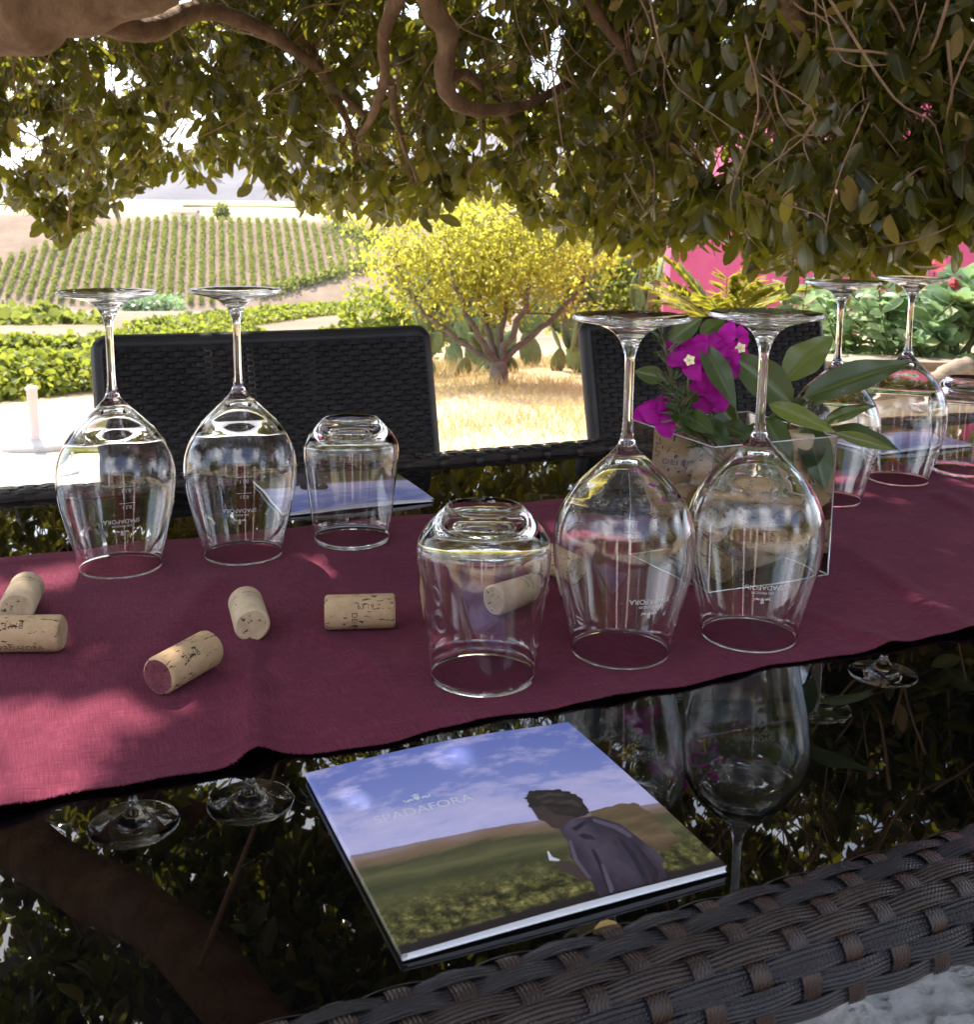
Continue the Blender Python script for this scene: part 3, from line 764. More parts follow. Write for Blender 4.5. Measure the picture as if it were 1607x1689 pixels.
# ------------------------------------------------------------------ posy
BC = W(BU, BV, T)
def pt(px, py, dy=0.0): return at(px, py, BC[1] + dy)
def sprig(label, cat, name, root, stem_pts, leaves, matl='sprig_leaf', stemm='stem_green', sr_=.0016, detail=2):
    t = thing(name, label, cat, root)
    m_ = MB(); m_.tube(catmull([root] + list(stem_pts), 5), np.linspace(sr_, sr_ * .5, len(stem_pts) * 5 + 1), 7); m_.build('stem', M[stemm], t)
    for b, tp, wd, tn, face in leaves:
        b = np.array(b); tp = np.array(tp); L = np.linalg.norm(tp - b)
        d = (tp - b) / L
        tocam = unit(EYE - b); nr = unit(tocam * face[0] + np.array([0, 0, 1.0]) * face[1] + np.array([1.0, 0, 0]) * face[2])
        big_leaf(t, b, d, nr, L, wd, tn, matl)
    return t
def big_leaf(par, b, d, nr, L, wd, tn, matl, name='leaf', shape=None, k=12):
    side = np.cross(d, nr); side /= np.linalg.norm(side) + 1e-9; nr = np.cross(side, d)
    ts = np.linspace(0, 1, k); cs = np.array([-1, -.66, -.33, 0, .33, .66, 1])
    prof_ = np.sin(math.pi * ts ** .85) ** .8 * (1 - .25 * ts); prof_ /= prof_.max(); prof_[0] = .05; prof_[-1] = .01
    if shape is not None: prof_ = shape(ts)
    cu = rng.uniform(.06, .16)
    P_ = np.zeros((k, 7, 3)); ph = rng.uniform(0, 6)
    for i, t_ in enumerate(ts):
        wob = (.04 if name == 'leaf' else .16) * wd * np.sin(ts[i] * (14 if name == 'leaf' else 9) + ph)
        for j, c_ in enumerate(cs):
            P_[i, j] = b + d * t_ * L + side * c_ * wd * .5 * prof_[i] + nr * (abs(c_) * wd * .16 * prof_[i] - cu * L * (t_ - .3) ** 2 + wob * c_ * abs(c_))
    me = bpy.data.meshes.new(name)
    V = P_.reshape(-1, 3) - wloc(par); F = []
    for i in range(k - 1):
        for j in range(6): F.append((i * 7 + j, i * 7 + j + 1, (i + 1) * 7 + j + 1, (i + 1) * 7 + j))
    me.from_pydata(V.tolist(), [], F)
    a1 = me.attributes.new('tint', 'FLOAT', 'POINT'); a1.data.foreach_set('value', np.full(len(V), tn, np.float32))
    a2 = me.attributes.new('rib', 'FLOAT', 'POINT'); a2.data.foreach_set('value', np.tile(np.abs(cs), k).astype(np.float32))
    me.polygons.foreach_set('use_smooth', np.ones(len(F), bool)); me.materials.append(M[matl]); me.update()
    return link(name, me, par)
PX = 1 / 1802.6 * .92
r1 = inbox(.025, -.01, .098)
sprig('lemon leaf sprig reaching right, with one very large dark leaf', 'leaf sprig', 'lemon_sprig', r1, [pt(1300, 700), pt(1328, 668), pt(1345, 655)], [
    (pt(1328, 655, -.01), pt(1503, 592, -.02), 58 * PX, .15, (.9, .6, -.1)),
    (pt(1331, 700, -.02), pt(1363, 808, -.05), 54 * PX, .12, (1, .1, .3)),
    (pt(1362, 692), pt(1450, 662, .03), 26 * PX, .2, (.5, 1, 0)),
    (pt(1360, 698), pt(1440, 668, .0), 24 * PX, .7, (.8, .5, 0)),
    (pt(1376, 705), pt(1488, 739, -.01), 40 * PX, .25, (.6, .9, 0)),
    (pt(1380, 714, -.01), pt(1478, 742, -.02), 22 * PX, .85, (1, .2, 0)),
    (pt(1340, 670), pt(1385, 640, .02), 22 * PX, .3, (.7, .7, 0))])
r1 = inbox(.010, -.02, .098)
sprig('lemon leaf sprig behind the right front wine glass stem, bright upright leaf', 'leaf sprig', 'lemon_sprig', r1, [pt(1262, 700), pt(1295, 668), pt(1312, 640)], [
    (pt(1308, 666, -.01), pt(1198, 578, .0), 66 * PX, .3, (1, .35, .1)),
    (pt(1296, 628, 0), pt(1374, 551, .01), 62 * PX, .75, (.9, .2, -.5)),
    (pt(1268, 666, -.02), pt(1380, 712, -.05), 32 * PX, 1.0, (1, .3, .0)),
    (pt(1262, 690, -.02), pt(1309, 766, -.05), 50 * PX, .3, (1, .1, -.4)),
    (pt(1265, 700, -.01), pt(1225, 730, -.03), 30 * PX, .1, (.8, .5, 0)),
    (pt(1275, 690, .0), pt(1330, 655, .02), 34 * PX, .1, (.8, .5, 0))])
r1 = inbox(-.020, -.01, .098)
sprig('lemon leaf sprig standing among the purple bracts', 'leaf sprig', 'lemon_sprig', r1, [pt(1175, 700), pt(1165, 640), pt(1150, 575)], [
    (pt(1160, 568, -.02), pt(1215, 672, -.05), 40 * PX, .3, (1, .1, .3)),
    (pt(1104, 563, -.01), pt(1160, 523, -.01), 34 * PX, .45, (.9, .4, .3)),
    (pt(1156, 553, 0), pt(1198, 525, .02), 30 * PX, .55, (.9, .5, 0)),
    (pt(1130, 681, -.03), pt(1178, 716, -.06), 36 * PX, .3, (.9, .4, 0)),
    (pt(1107, 665, -.02), pt(1148, 715, -.05), 30 * PX, .2, (1, .2, 0)),
    (pt(1190, 700, -.02), pt(1243, 724, -.04), 36 * PX, .1, (.8, .6, 0)),
    (pt(1150, 640, .01), pt(1118, 668, .0), 34 * PX, .05, (1, .2, 0)),
    (pt(1176, 655, .01), pt(1216, 702, 0), 40 * PX, .05, (1, .2, 0)),
    (pt(1098, 625, .01), pt(1046, 612, .02), 32 * PX, .5, (.9, .2, 0)),
    (pt(1160, 690, -.02), pt(1205, 740, -.045), 36 * PX, .15, (.9, .4, 0))])
def bract_shape(ts): return np.clip(np.sin(math.pi * ts ** .75) ** .6, .06, 1)
def bougainvillea(label, root, stem, clusters):
    t = thing('bougainvillea_sprig', label, 'flower sprig', root)
    m_ = MB(); m_.tube(catmull([root] + stem, 5), .0011, 6); m_.build('stem', M['stem_green'], t)
    for ctr_, size, fl, n_ in clusters:
        ctr_ = np.array(ctr_); cd = unit(EYE - ctr_)
        ax = unit(np.cross(cd, [0, 0, 1.0])); up = np.cross(ax, cd)
        for k in range(n_):
            a = k * 2 * math.pi / n_ + rng.uniform(-.3, .3)
            d = unit(ax * math.cos(a) + up * math.sin(a) + cd * rng.uniform(.1, .6))
            big_leaf(t, ctr_ - d * size * .08, d, unit(cd + .3 * rng.normal(size=3)), size * rng.uniform(.85, 1.1), size * .78, rng.random(), 'bract', 'bract', bract_shape, 9)
        if fl:
            m2 = MB()
            for k in range(5):
                a = k * 2 * math.pi / 5; d = ax * math.cos(a) + up * math.sin(a); sd = np.cross(d, cd)
                o = ctr_ + cd * .010
                m2.add([o, o + d * .003 + sd * .002, o + d * .0050, o + d * .003 - sd * .002], [(0, 1, 2, 3)])
            m2.tube([ctr_, ctr_ + cd * .010], [.0007, .0013], 6); m2.build('floret', M['floret'], t)
    return t
r1 = inbox(-.025, -.03, .098)
bougainvillea('purple bougainvillea sprig with a small cream floret rising beside the rosemary', r1, [pt(1155, 690), pt(1150, 640), pt(1140, 600)], [
    (pt(1138, 594, -.02), .021, True, 3), (pt(1160, 612, -.01), .019, False, 3), (pt(1170, 640, -.01), .019, False, 3), (pt(1118, 570, .0), .016, False, 3), (pt(1176, 668, 0), .018, False, 2), (pt(1150, 572, 0), .017, False, 3)])
r1 = inbox(.0, -.03, .098)
bougainvillea('purple bougainvillea sprig at the top between the two glass stems', r1, [pt(1215, 680), pt(1205, 620), pt(1198, 570)], [
    (pt(1196, 562, 0), .019, False, 3), (pt(1203, 598, .0), .018, False, 3), (pt(1222, 574, .01), .014, True, 3), (pt(1212, 548, .01), .014, False, 2)])
r1 = inbox(-.035, -.035, .098)
bougainvillea('single purple bougainvillea flower drooping over the left corner of the flower box', r1, [pt(1110, 700), pt(1095, 680), pt(1085, 672)], [
    (pt(1092, 686, -.02), .023, False, 3), (pt(1072, 680, -.01), .020, False, 3), (pt(1085, 668, .0), .018, False, 2)])
def rosemary(label, pts):
    t = thing('rosemary_sprig', label, 'herb sprig', pts[0])
    path = catmull(pts, 8); m_ = MB(); m_.tube(path, .0010, 6); m_.build('stem', M['stem_brown'], t)
    n_ = 130; i = rng.integers(3, len(path) - 1, n_); b = path[i]
    ax = unit(path[-1] - path[0]); d = unit(rng.normal(size=(n_, 3)) * .75 + ax * 1.0)
    leaf_mesh('needles', b, d, rng.normal(size=(n_, 3)), rng.uniform(.012, .021, n_), np.full(n_, .0021), M['rosemary'], t, 1, None, .05)
rosemary('grey green rosemary sprig standing tall at the left of the posy', [inbox(-.03, -.035, .098), pt(1118, 680, -.02), pt(1108, 630, -.02), pt(1092, 548, -.01)])
rosemary('short rosemary sprig leaning low beside the drooping flower', [inbox(-.022, -.03, .098), pt(1125, 690, -.03), pt(1135, 650, -.03)])

# ------------------------------------------------------------------ booklets
def covermat():
    m = mat('printed_cover', (.3, .3, .5), .33, .35)
    uv = coords(m, 'UV'); sp = nd(m, 'ShaderNodeSeparateXYZ'); ln(m, uv, sp.inputs[0])
    def mth(op, a, b=None, c_=None):
        n = nd(m, 'ShaderNodeMath', operation=op)
        for k, q in enumerate((a, b, c_)):
            if q is None: continue
            if isinstance(q, (int, float)): n.inputs[k].default_value = q
            else: ln(m, q, n.inputs[k])
        return n.outputs[0]
    def mixc(f, a, b):
        n = nd(m, 'ShaderNodeMix', data_type='RGBA'); ln(m, f, n.inputs[0])
        for k, q in ((6, a), (7, b)):
            if isinstance(q, tuple): n.inputs[k].default_value = (*q, 1)
            else: ln(m, q, n.inputs[k])
        return n.outputs[2]
    def ns(sx, sy, sc_, d=5, r=.6):
        mp = nd(m, 'ShaderNodeMapping'); mp.inputs['Scale'].default_value = (sx, sy, 1); ln(m, uv, mp.inputs[0]); return noise(m, mp.outputs[0], sc_, d, r)
    x, y = sp.outputs[0], sp.outputs[1]
    hz = mth('MULTIPLY_ADD', ns(3, .01, 1.2, 3), .03, .452)
    hz = mth('SUBTRACT', hz, mth('MULTIPLY', x, .10))
    hy = mth('SUBTRACT', y, hz)                  # height over the printed horizon
    skyc = ramp(m, hy, [(0, (.40, .41, .68)), (.25, (.22, .26, .57)), (.55, (.15, .19, .52))])
    cl = ns(1, 1.9, 5.0, 8, .66)
    band = ramp(m, hy, [(0, (.16, .16, .16)), (.10, (.22, .22, .22)), (.22, (.10, .10, .10)), (.32, (0, 0, 0)), (.55, (.05, .05, .05))])
    cf = ramp(m, mth('ADD', cl, band), [(.53, (0, 0, 0)), (.63, (.55, .55, .55)), (.80, (1, 1, 1))])
    skyc = mixc(cf, skyc, (.56, .50, .74))
    n1 = ns(1, 5, 3.5, 5); n2 = ns(3, 8, 8, 6, .7); n3 = ns(1, 1, 24, 6, .75)
    ly = mth('ADD', mth('MULTIPLY_ADD', n1, .12, -.06), mth('ADD', hy, .46))
    land = ramp(m, ly, [(.10, (.065, .060, .022)), (.22, (.095, .090, .036)), (.28, (.052, .056, .024)), (.335, (.135, .125, .055)), (.375, (.068, .066, .032)), (.405, (.18, .125, .075)), (.425, (.22, .13, .085)), (.455, (.27, .20, .20))])
    leafy = ramp(m, n3, [(.42, (.018, .018, .008)), (.54, (.11, .10, .03)), (.68, (.36, .30, .11))])
    ff = ramp(m, mth('MULTIPLY_ADD', n2, .22, y), [(.22, (1, 1, 1)), (.36, (0, 0, 0))])
    land = mixc(ff, land, leafy)
    land = mixc(ramp(m, mth('MULTIPLY_ADD', n2, .03, y), [(.045, (1, 1, 1)), (.055, (0, 0, 0))]), land, (.020, .014, .016))
    k = mth('GREATER_THAN', y, hz)
    ln(m, mixc(k, land, skyc), bsdf(m).inputs['Base Color'])
    return m
M['cover'] = covermat()
M['print_hair'] = noisy('print_hair', [(.4, (.018, .013, .014)), (.7, (.05, .035, .03))], 300, .35, 0)
M['print_shirt'] = noisy('print_shirt', [(.30, (.016, .011, .021)), (.5, (.040, .029, .047)), (.72, (.095, .07, .105))], 30, .35, 0, stretch=(1.6, .7, 1))
M['print_skin'] = mat('print_skin', (.055, .034, .034), .35)
M['print_white'] = mat('print_white', (.62, .62, .70), .35)
M['print_hill'] = noisy('print_hill', [(.30, (.075, .055, .028)), (.5, (.13, .085, .045)), (.7, (.20, .13, .075))], 45, .35, 0, stretch=(1, 3, 1))
M['print_fold'] = mat('print_fold', (.018, .013, .024), .35); M['print_shine'] = mat('print_shine', (.10, .078, .115), .35); M['print_lock'] = mat('print_lock', (.055, .04, .036), .35)
BKU0, BKV0, BKS = .127, .373, .156
def zpx(zx, zy):                            # photo position of a detail of the cover, as cover coordinates
    q = onz(480 + zx / 2.1716, 1180 + zy / 2.1716, T + .0075)
    return ((q @ U - BKU0) / BKS * .985 + .004, (q @ N - BKV0) / BKS * .985 + .006)
HILL = [zpx(*q) for q in ((1080, 332), (1160, 308), (1240, 292), (1290, 325), (1345, 375), (1410, 425), (1340, 470), (1240, 420), (1190, 375), (1090, 350))]
HEAD = [zpx(*q) for q in ((850, 288), (872, 266), (930, 257), (1000, 261), (1042, 285), (1075, 325), (1066, 345), (1012, 362), (985, 398), (942, 392), (917, 370), (892, 364), (884, 350), (872, 332), (864, 318))]
HAIR = [zpx(*q) for q in ((846, 290), (856, 270), (880, 260), (930, 255), (1000, 259), (1044, 283), (1078, 326), (1064, 347), (1010, 352), (960, 345), (925, 330), (905, 315), (880, 318), (862, 322))]
SHIRT = [zpx(*q) for q in ((972, 400), (1010, 362), (1090, 348), (1190, 374), (1250, 418), (1320, 468), (1352, 500), (1342, 520), (1400, 600), (1160, 668), (1120, 640), (1080, 570), (1012, 500), (1000, 440))]
ARM = [zpx(*q) for q in ((1002, 508), (950, 520), (985, 545), (1070, 585), (1060, 545))]
FOLDS = [[zpx(*q) for q in f_] for f_ in (((1085, 470), (1095, 466), (1150, 560), (1175, 640), (1162, 650), (1130, 570)), ((1180, 420), (1190, 418), (1260, 500), (1300, 590), (1288, 596), (1240, 510)),
    ((1040, 420), (1052, 408), (1090, 420), (1100, 434), (1060, 432)), ((1010, 395), (1060, 365), (1072, 372), (1030, 404)), ((1235, 440), (1245, 438), (1330, 540), (1350, 600), (1338, 604), (1310, 545)))]
SHINE = [[zpx(*q) for q in f_] for f_ in (((1090, 356), (1180, 380), (1235, 415), (1225, 424), (1170, 394), (1090, 368)), ((1000, 440), (1012, 436), (1030, 500), (1085, 570), (1075, 574), (1020, 508)), ((1120, 520), (1130, 520), (1170, 610), (1180, 645), (1170, 640)))]
LOCKS = [[zpx(*q) for q in f_] for f_ in (((880, 285), (930, 268), (990, 272), (985, 280), (930, 278), (888, 294)), ((960, 300), (1020, 290), (1050, 315), (1040, 320), (1015, 302), (965, 310)), ((900, 300), (940, 292), (950, 300), (910, 310)))]
CUP = [zpx(*q) for q in ((924, 478), (929, 477), (938, 502), (972, 507), (966, 512), (932, 510))]
def booklet(label, u0, v0, flip, seed=0, lift=.0012):
    t = thing('booklet', label, 'booklet', W(u0 + BKS / 2, v0 + BKS / 2, T + .0003), A + (math.pi if flip else 0))
    if hasattr(booklet, 'proto'):
        for q in kids(booklet.proto): dup(q, None, t)
        return t
    booklet.proto = t
    n = 28; g = np.linspace(0, 1, n)
    X, Y = np.meshgrid(g, g, indexing='ij')
    H = .0030 + .0030 * np.sin(np.pi * np.clip(X, 0, 1)) ** 1.2 * (.35 + .65 * Y) + .0008 * X * (1 - Y) + .0009 * np.sin(Y * 3)
    def hz(x, y): return .0030 + .0030 * math.sin(math.pi * min(max(x, 0), 1)) ** 1.2 * (.35 + .65 * y) + .0008 * x * (1 - y) + .0009 * math.sin(y * 3)
    top = np.stack([(X - .5) * BKS, (Y - .5) * BKS, H], -1)
    m_ = MB(); m_.grid(top, 0, np.stack([X, Y], -1))
    under = top.copy(); under[..., 2] -= .00035
    for e in (np.s_[:, 0], np.s_[:, -1], np.s_[0, :], np.s_[-1, :]):
        m_.grid(np.stack([top[e], under[e]], 1), 1)
    m_.grid(np.flip(under, 0), 1)
    sp_ = top[0].copy(); sp_[:, 0] -= .0006; sp2 = sp_.copy(); sp2[:, 2] = .0006
    m_.grid(np.stack([top[0], sp_, sp2], 1), 0, np.stack([np.stack([X[0] * 0, Y[0]], -1)] * 3, 1))
    def poly(pts, mi, lf):
        pts = [(min(max(x, .004), .994), min(max(y, .006), .994)) for x, y in pts]
        P_ = np.array([((x - .5) * BKS, (y - .5) * BKS, hz(x, y) + lf) for x, y in pts])
        c_ = P_.mean(0); c2 = np.mean(pts, 0); c_[2] = hz(*c2) + lf
        k = len(P_); m_.add(np.vstack([P_, c_]), [(i, (i + 1) % k, k) for i in range(k)], mi)
    def curl(pts, n=5, a=.0045): return [tuple(np.array(p_) * (1 - q / n) + np.array(r_) * q / n + rng.normal(0, a, 2)) for p_, r_ in zip(pts, pts[1:] + pts[:1]) for q in range(n)]
    poly(curl(HILL, 4, .003), 6, .0001); poly(HEAD, 3, .00025); poly(ARM, 3, .00018); poly(SHIRT, 4, .0003); poly(curl(HAIR), 2, .0004); [poly(f_, 7, .00036) for f_ in FOLDS]; [poly(f_, 8, .00038) for f_ in SHINE]; [poly(f_, 9, .00046) for f_ in LOCKS]; poly(CUP, 5, .00045)
    lx, ly = zpx(476, 322); 
    for (V, F), (ox, oy) in [(text2d('SPADAFORA', .0092), (0, 0)), (text2d('AZIENDA AGRICOLA', .0028), (0, -.0052))] [:1] + [(cc_, (0, .0105)) for cc_ in crest2d(.0052)]:
        P_ = np.array([(ox + x, oy + y) for x, y in V])
        m_.add([((lx - .5) * BKS + x, (ly - .5) * BKS + y, hz(lx + x / BKS, ly + y / BKS) + .00015) for x, y in P_], F, 5)
    cov = m_.build('printed_cover', [M['cover'], M['paper'], M['print_hair'], M['print_skin'], M['print_shirt'], M['print_white'], M['print_hill'], M['print_fold'], M['print_shine'], M['print_lock']], t, False, True)
    for p_ in cov.data.polygons:
        if p_.material_index == 0: p_.use_smooth = True
    m_ = MB(); pg = top * np.array([.984, .992, 1]) + np.array([.0011, 0, 0]); a = pg.copy(); a[..., 2] -= .0006; b = pg.copy(); b[..., 2] = .0006 + (b[..., 2] - .0030) * .45
    for e in (np.s_[:, 0], np.s_[:, -1], np.s_[0, :], np.s_[-1, :]): m_.grid(np.stack([a[e], b[e]], 1), 0)
    m_.grid(a, 0); m_.grid(np.flip(b, 0), 0); m_.build('pages', M['paper_edge'], t, False, True)
    m_ = MB(); a = top.copy(); a[..., 2] = .0005 + (a[..., 2] - .0030) * .45; b = a.copy(); b[..., 2] -= .0004
    m_.grid(a, 0); m_.grid(np.flip(b, 0), 0)
    for e in (np.s_[:, 0], np.s_[:, -1], np.s_[0, :], np.s_[-1, :]): m_.grid(np.stack([a[e], b[e]], 1), 0)
    m_.build('back_cover', M['paper'], t, False, True)
    return t
booklet('square booklet in the foreground, its cover showing a man over vineyards', BKU0, BKV0, False)
booklet('booklet lying before the left chair, behind the small tumbler', .232, 1.035, True)
booklet('booklet lying on the far right of the table behind the wine glasses', .998, 1.045, True)

# a fallen leaf caught between the booklet and the rim
M['dry_leaf'] = leafmat('dry_leaf', [(0, (.30, .17, .06)), (1, (.36, .22, .08))], (.4, .22, .05), .2, .6, .3)
dl = leaf_mesh('dry_leaf', onz(978, 1540, T + .004)[None], np.array([[.9, .3, .06]]), np.array([[0, -.3, 1.0]]), np.array([.013]), np.array([.008]), M['dry_leaf'], None, 2)
tag(dl, 'small tan dry leaf lying between the front booklet and the woven rim', 'leaf')

# ------------------------------------------------------------------ chairs
def make_chair(label, u0, v0):
    t = thing('wicker_chair', label, 'chair', W(u0, v0, 0.0), A, 'wicker chairs at the far side of the table')
    CW, SH = .452, .44
    top = T + .121
    lean = math.radians(14)
    def frame(x, y, z): return np.array([x, y, z])
    hgt = (top - SH + .06) / math.cos(lean)
    up = np.array([0, math.sin(lean), math.cos(lean)]); nf = np.array([0, -math.cos(lean), math.sin(lean)])
    org = np.array([-CW / 2, -.075 + .0, SH - .06])
    th = .030
    m_ = MB()
    def sf(Sg, Tg):
        bow = -.012 * (1 - ((Sg / CW) * 2 - 1) ** 2)
        ptg = org + Sg[..., None] * np.array([1, 0, 0]) + Tg[..., None] * up - bow[..., None] * nf * -1
        return ptg, np.broadcast_to(nf, ptg.shape)
    def sb(Sg, Tg):
        p_, n_ = sf(Sg, Tg); return p_ - nf * th, -n_
    rows = int(hgt / .0078)
    weave(m_, sf, CW, rows * .0078, .0078, .029, .0021, hw=.43, mi=(0, 0, 1), step=8)
    weave(m_, sb, CW, rows * .0078, .0078, .029, .0021, hw=.43, mi=(0, 0, 1), step=8)
    sg = np.linspace(0, CW, 20)
    ring = []
    for s_ in sg:
        p0, _ = sf(np.array(s_), np.array(0.0)); p1, _ = sf(np.array(s_), np.array(hgt))
        ring.append([p0 - nf * .001, p1 - nf * .001, p1 - nf * (th - .001), p0 - nf * (th - .001)])
    m_.grid(np.array(ring), 2, None, False, True)
    m_.build('backrest', [M['strand_black'], M['strand_black_cross'], M['wicker_core']], t, True, True)
    # rolled edging round the back
    m_ = MB(); e0 = np.array([sf(np.array(0.0), np.array(z_))[0] for z_ in np.linspace(0, hgt - .010, 12)]) - nf * th / 2
    e1 = np.array([sf(np.array(s_), np.array(hgt))[0] for s_ in np.linspace(0.010, CW - .010, 20)]) - nf * th / 2
    e2 = e0[::-1] + np.array([CW, 0, 0])
    
    def corner(a, c0, b): return np.array([a * (1 - q) ** 2 + 2 * c0 * q * (1 - q) + b * q * q for q in (.2, .4, .6, .8)])
    k0 = sf(np.array(0.0), np.array(hgt))[0] - nf * th / 2; k1 = k0 + np.array([CW, 0, 0])
    path = np.vstack([e0, corner(e0[-1], k0, e1[0]), e1, corner(e1[-1], k1, e2[0]), e2])
    m_.tube(path, .0150, 10); m_.build('edging', M['strand_black'], t, True, True)
    m_ = MB()
    def ss_(Sg, Tg):
        q = np.stack([Sg - CW / 2, Tg - .50, np.full(Sg.shape, SH)], -1); return q, np.broadcast_to(np.array([0, 0, 1.0]), q.shape)
    weave(m_, ss_, CW, .42, .012, .04, .0014, mi=(0, 0, 1), step=6)
    m_.box((-CW / 2, -.50, SH - .06), (CW / 2, -.075, SH - .002), 2); m_.build('seat', [M['strand_black'], M['strand_black_cross'], M['wicker_core']], t, True, True)
    for sx in (-1, 1):
        for y_ in (-.47, -.10):
            m_ = MB(); m_.box((sx * (CW / 2 - .025) - .02, y_ - .02, .008), (sx * (CW / 2 - .025) + .02, y_ + .02, SH - .061), 0); m_.build('leg', M['wicker_core'], t, False, True)
    return t
ch = make_chair('dark wicker chair with a wide low back behind the two left wine glasses', .328, 1.475)
c2 = dup(ch, 'dark wicker chair half covered by the purple flowers and lemon leaves'); c2.location = tuple(W(1.062, 1.475, 0))

# ------------------------------------------------------------------ ficus tree
TB = np.array([-2.5, 2.9, float(terrain(-2.5, 2.9))])
fic = thing('ficus_tree', 'large spreading ficus shading the table with low leafy branches', 'tree', TB)
LIMBS = [
    [(-2.5, 2.9, -.2), (-2.45, 2.85, .5), (-2.3, 2.75, 1.1), (-2.1, 2.6, 1.55)],
]
m_ = MB(); pth = catmull(LIMBS[0], 8); m_.tube(pth, np.linspace(.34, .24, len(pth)) * (1 + .05 * np.sin(np.arange(len(pth)) * 1.1)), 18); m_.build('trunk', M['bark'], fic)
def limb(pts, r0, r1, n=12, wob=.0):
    pth = catmull(pts, 10)
    r = np.linspace(r0, r1, len(pth)) * (1 + .07 * np.sin(np.arange(len(pth)) * .9 + rng.uniform(0, 6)))
    if wob: pth = pth + rng.normal(0, wob, pth.shape)
    m2 = MB(); m2.tube(pth, r, n); m2.build('limb', M['bark'], fic)
    return pth
skel = []
def px_limb(pts, r0, r1, n=10): skel.append(limb([at(x, y, d) for x, y, d in pts], r0, r1, n))
skel.append(limb([(-2.15, 2.65, 1.45), (-1.7, 2.5, 1.62), at(-60, 5, 2.3), at(90, -10, 2.25), at(240, -45, 2.2), at(420, -150, 2.1)], .138, .055, 20))
px_limb([(150, 25, 2.3), (240, 50, 2.4), (330, 18, 2.6), (430, 48, 2.75), (520, 110, 2.9), (600, 190, 3.0)], .030, .010)
skel.append(limb([(-2.1, 2.6, 1.5), (-1.35, 2.35, 1.72), (-.85, 2.0, 1.75), (-.45, 1.65, 1.72), (.1, 1.0, 1.92), (.6, .1, 2.2)], .072, .04, 14))
px_limb([(700, -60, 2.3), (712, 10, 2.35), (738, 60, 2.4), (732, 130, 2.42), (752, 168, 2.45), (800, 182, 2.5), (870, 172, 2.6), (950, 130, 2.8)], .028, .010, 12)
px_limb([(680, -50, 2.35), (650, 10, 2.45), (632, 65, 2.5), (634, 130, 2.55), (612, 195, 2.65), (590, 225, 2.8)], .020, .006)
px_limb([(830, 183, 2.55), (850, 215, 2.7), (868, 260, 2.85), (888, 330, 3.0)], .010, .004)
px_limb([(735, 130, 2.42), (770, 122, 2.55), (800, 150, 2.7), (840, 185, 2.8)], .013, .007)
px_limb([(645, 135, 2.55), (650, 180, 2.7), (668, 250, 2.85), (690, 330, 3.0)], .010, .004)
px_limb([(960, -30, 2.5), (990, 30, 2.5), (1030, 80, 2.5), (1058, 150, 2.5), (1100, 215, 2.55), (1158, 275, 2.6)], .016, .007)
px_limb([(1270, -50, 1.9), (1310, 20, 1.95), (1330, 60, 2.0)], .022, .014)
px_limb([(1390, 40, 2.0), (1425, 55, 2.0), (1440, 100, 2.05), (1452, 170, 2.1)], .012, .006)
px_limb([(1290, 150, 2.3), (1310, 180, 2.3), (1300, 220, 2.35), (1350, 270, 2.4), (1440, 285, 2.5)], .009, .005)
px_limb([(1600, 200, 1.9), (1590, 260, 1.9), (1570, 330, 1.95)], .009, .005)
px_limb([(500, 60, 3.0), (545, 140, 3.1), (580, 220, 3.2), (590, 300, 3.3)], .014, .006)
skel.append(limb([(-2.1, 2.6, 1.5), (-1.8, 3.2, 2.1), (-1.0, 3.4, 2.5), (.3, 3.2, 2.7), (1.6, 2.9, 2.7)], .14, .05, 12))
skel.append(limb([(.1, 1.0, 1.95), (.9, 1.3, 2.3), (1.7, 1.7, 2.4), (2.4, 2.0, 2.3)], .07, .03, 10))
skel.append(limb([(-2.2, 2.7, 1.4), (-2.3, 1.6, 2.1), (-2.0, .2, 2.5), (-1.4, -1.4, 2.6)], .14, .05, 12))

# canopy: leaf rosettes at twig tips
XB = [-300, 0, 40, 75, 110, 165, 200, 240, 300, 350, 385, 420, 445, 500, 540, 580, 640, 700, 750, 800, 850, 900, 960, 1010, 1055, 1100, 1150, 1200, 1260, 1330, 1420, 1500, 1560, 1607, 1900]
YB = [330, 320, 350, 415, 405, 360, 345, 318, 300, 318, 285, 300, 322, 345, 375, 372, 380, 368, 345, 335, 345, 385, 405, 418, 425, 425, 402, 415, 440, 462, 475, 470, 425, 400, 390]
def edge_y(x): return np.interp(x, XB, YB)
def near_d(x): return np.interp(x, [-300, 500, 900, 1150, 1300, 1700], [3.0, 2.9, 2.6, 2.2, 1.85, 1.75])
HOLES = []                                  # gaps the sun shines through, as (point on the ground of the patch, radius)
for px, py, z_, r_ in ((25, 1200, T, .034), (165, 1195, T, .034), (245, 1178, T, .030), (15, 1298, T, .042), (100, 1262, T, .032), (-60, 1250, T, .06), (205, 945, T, .030), (75, 960, T, .036), (20, 975, T, .036), (525, 935, T, .034), (965, 872, T, .036), (1395, 790, T, .03), (1590, 800, T, .03),
                         (1075, 1555, T + .010, .012)):
    HOLES.append((onz(px, py, z_), r_))
def lit(P_):
    k = np.zeros(len(P_), bool)
    for p0, r_ in HOLES:
        d = P_ - p0; d = d - (d @ S)[:, None] * S
        k |= np.linalg.norm(d * np.array([1, 1, 1]), axis=1) < r_
    return k
tips = []; tint0 = []
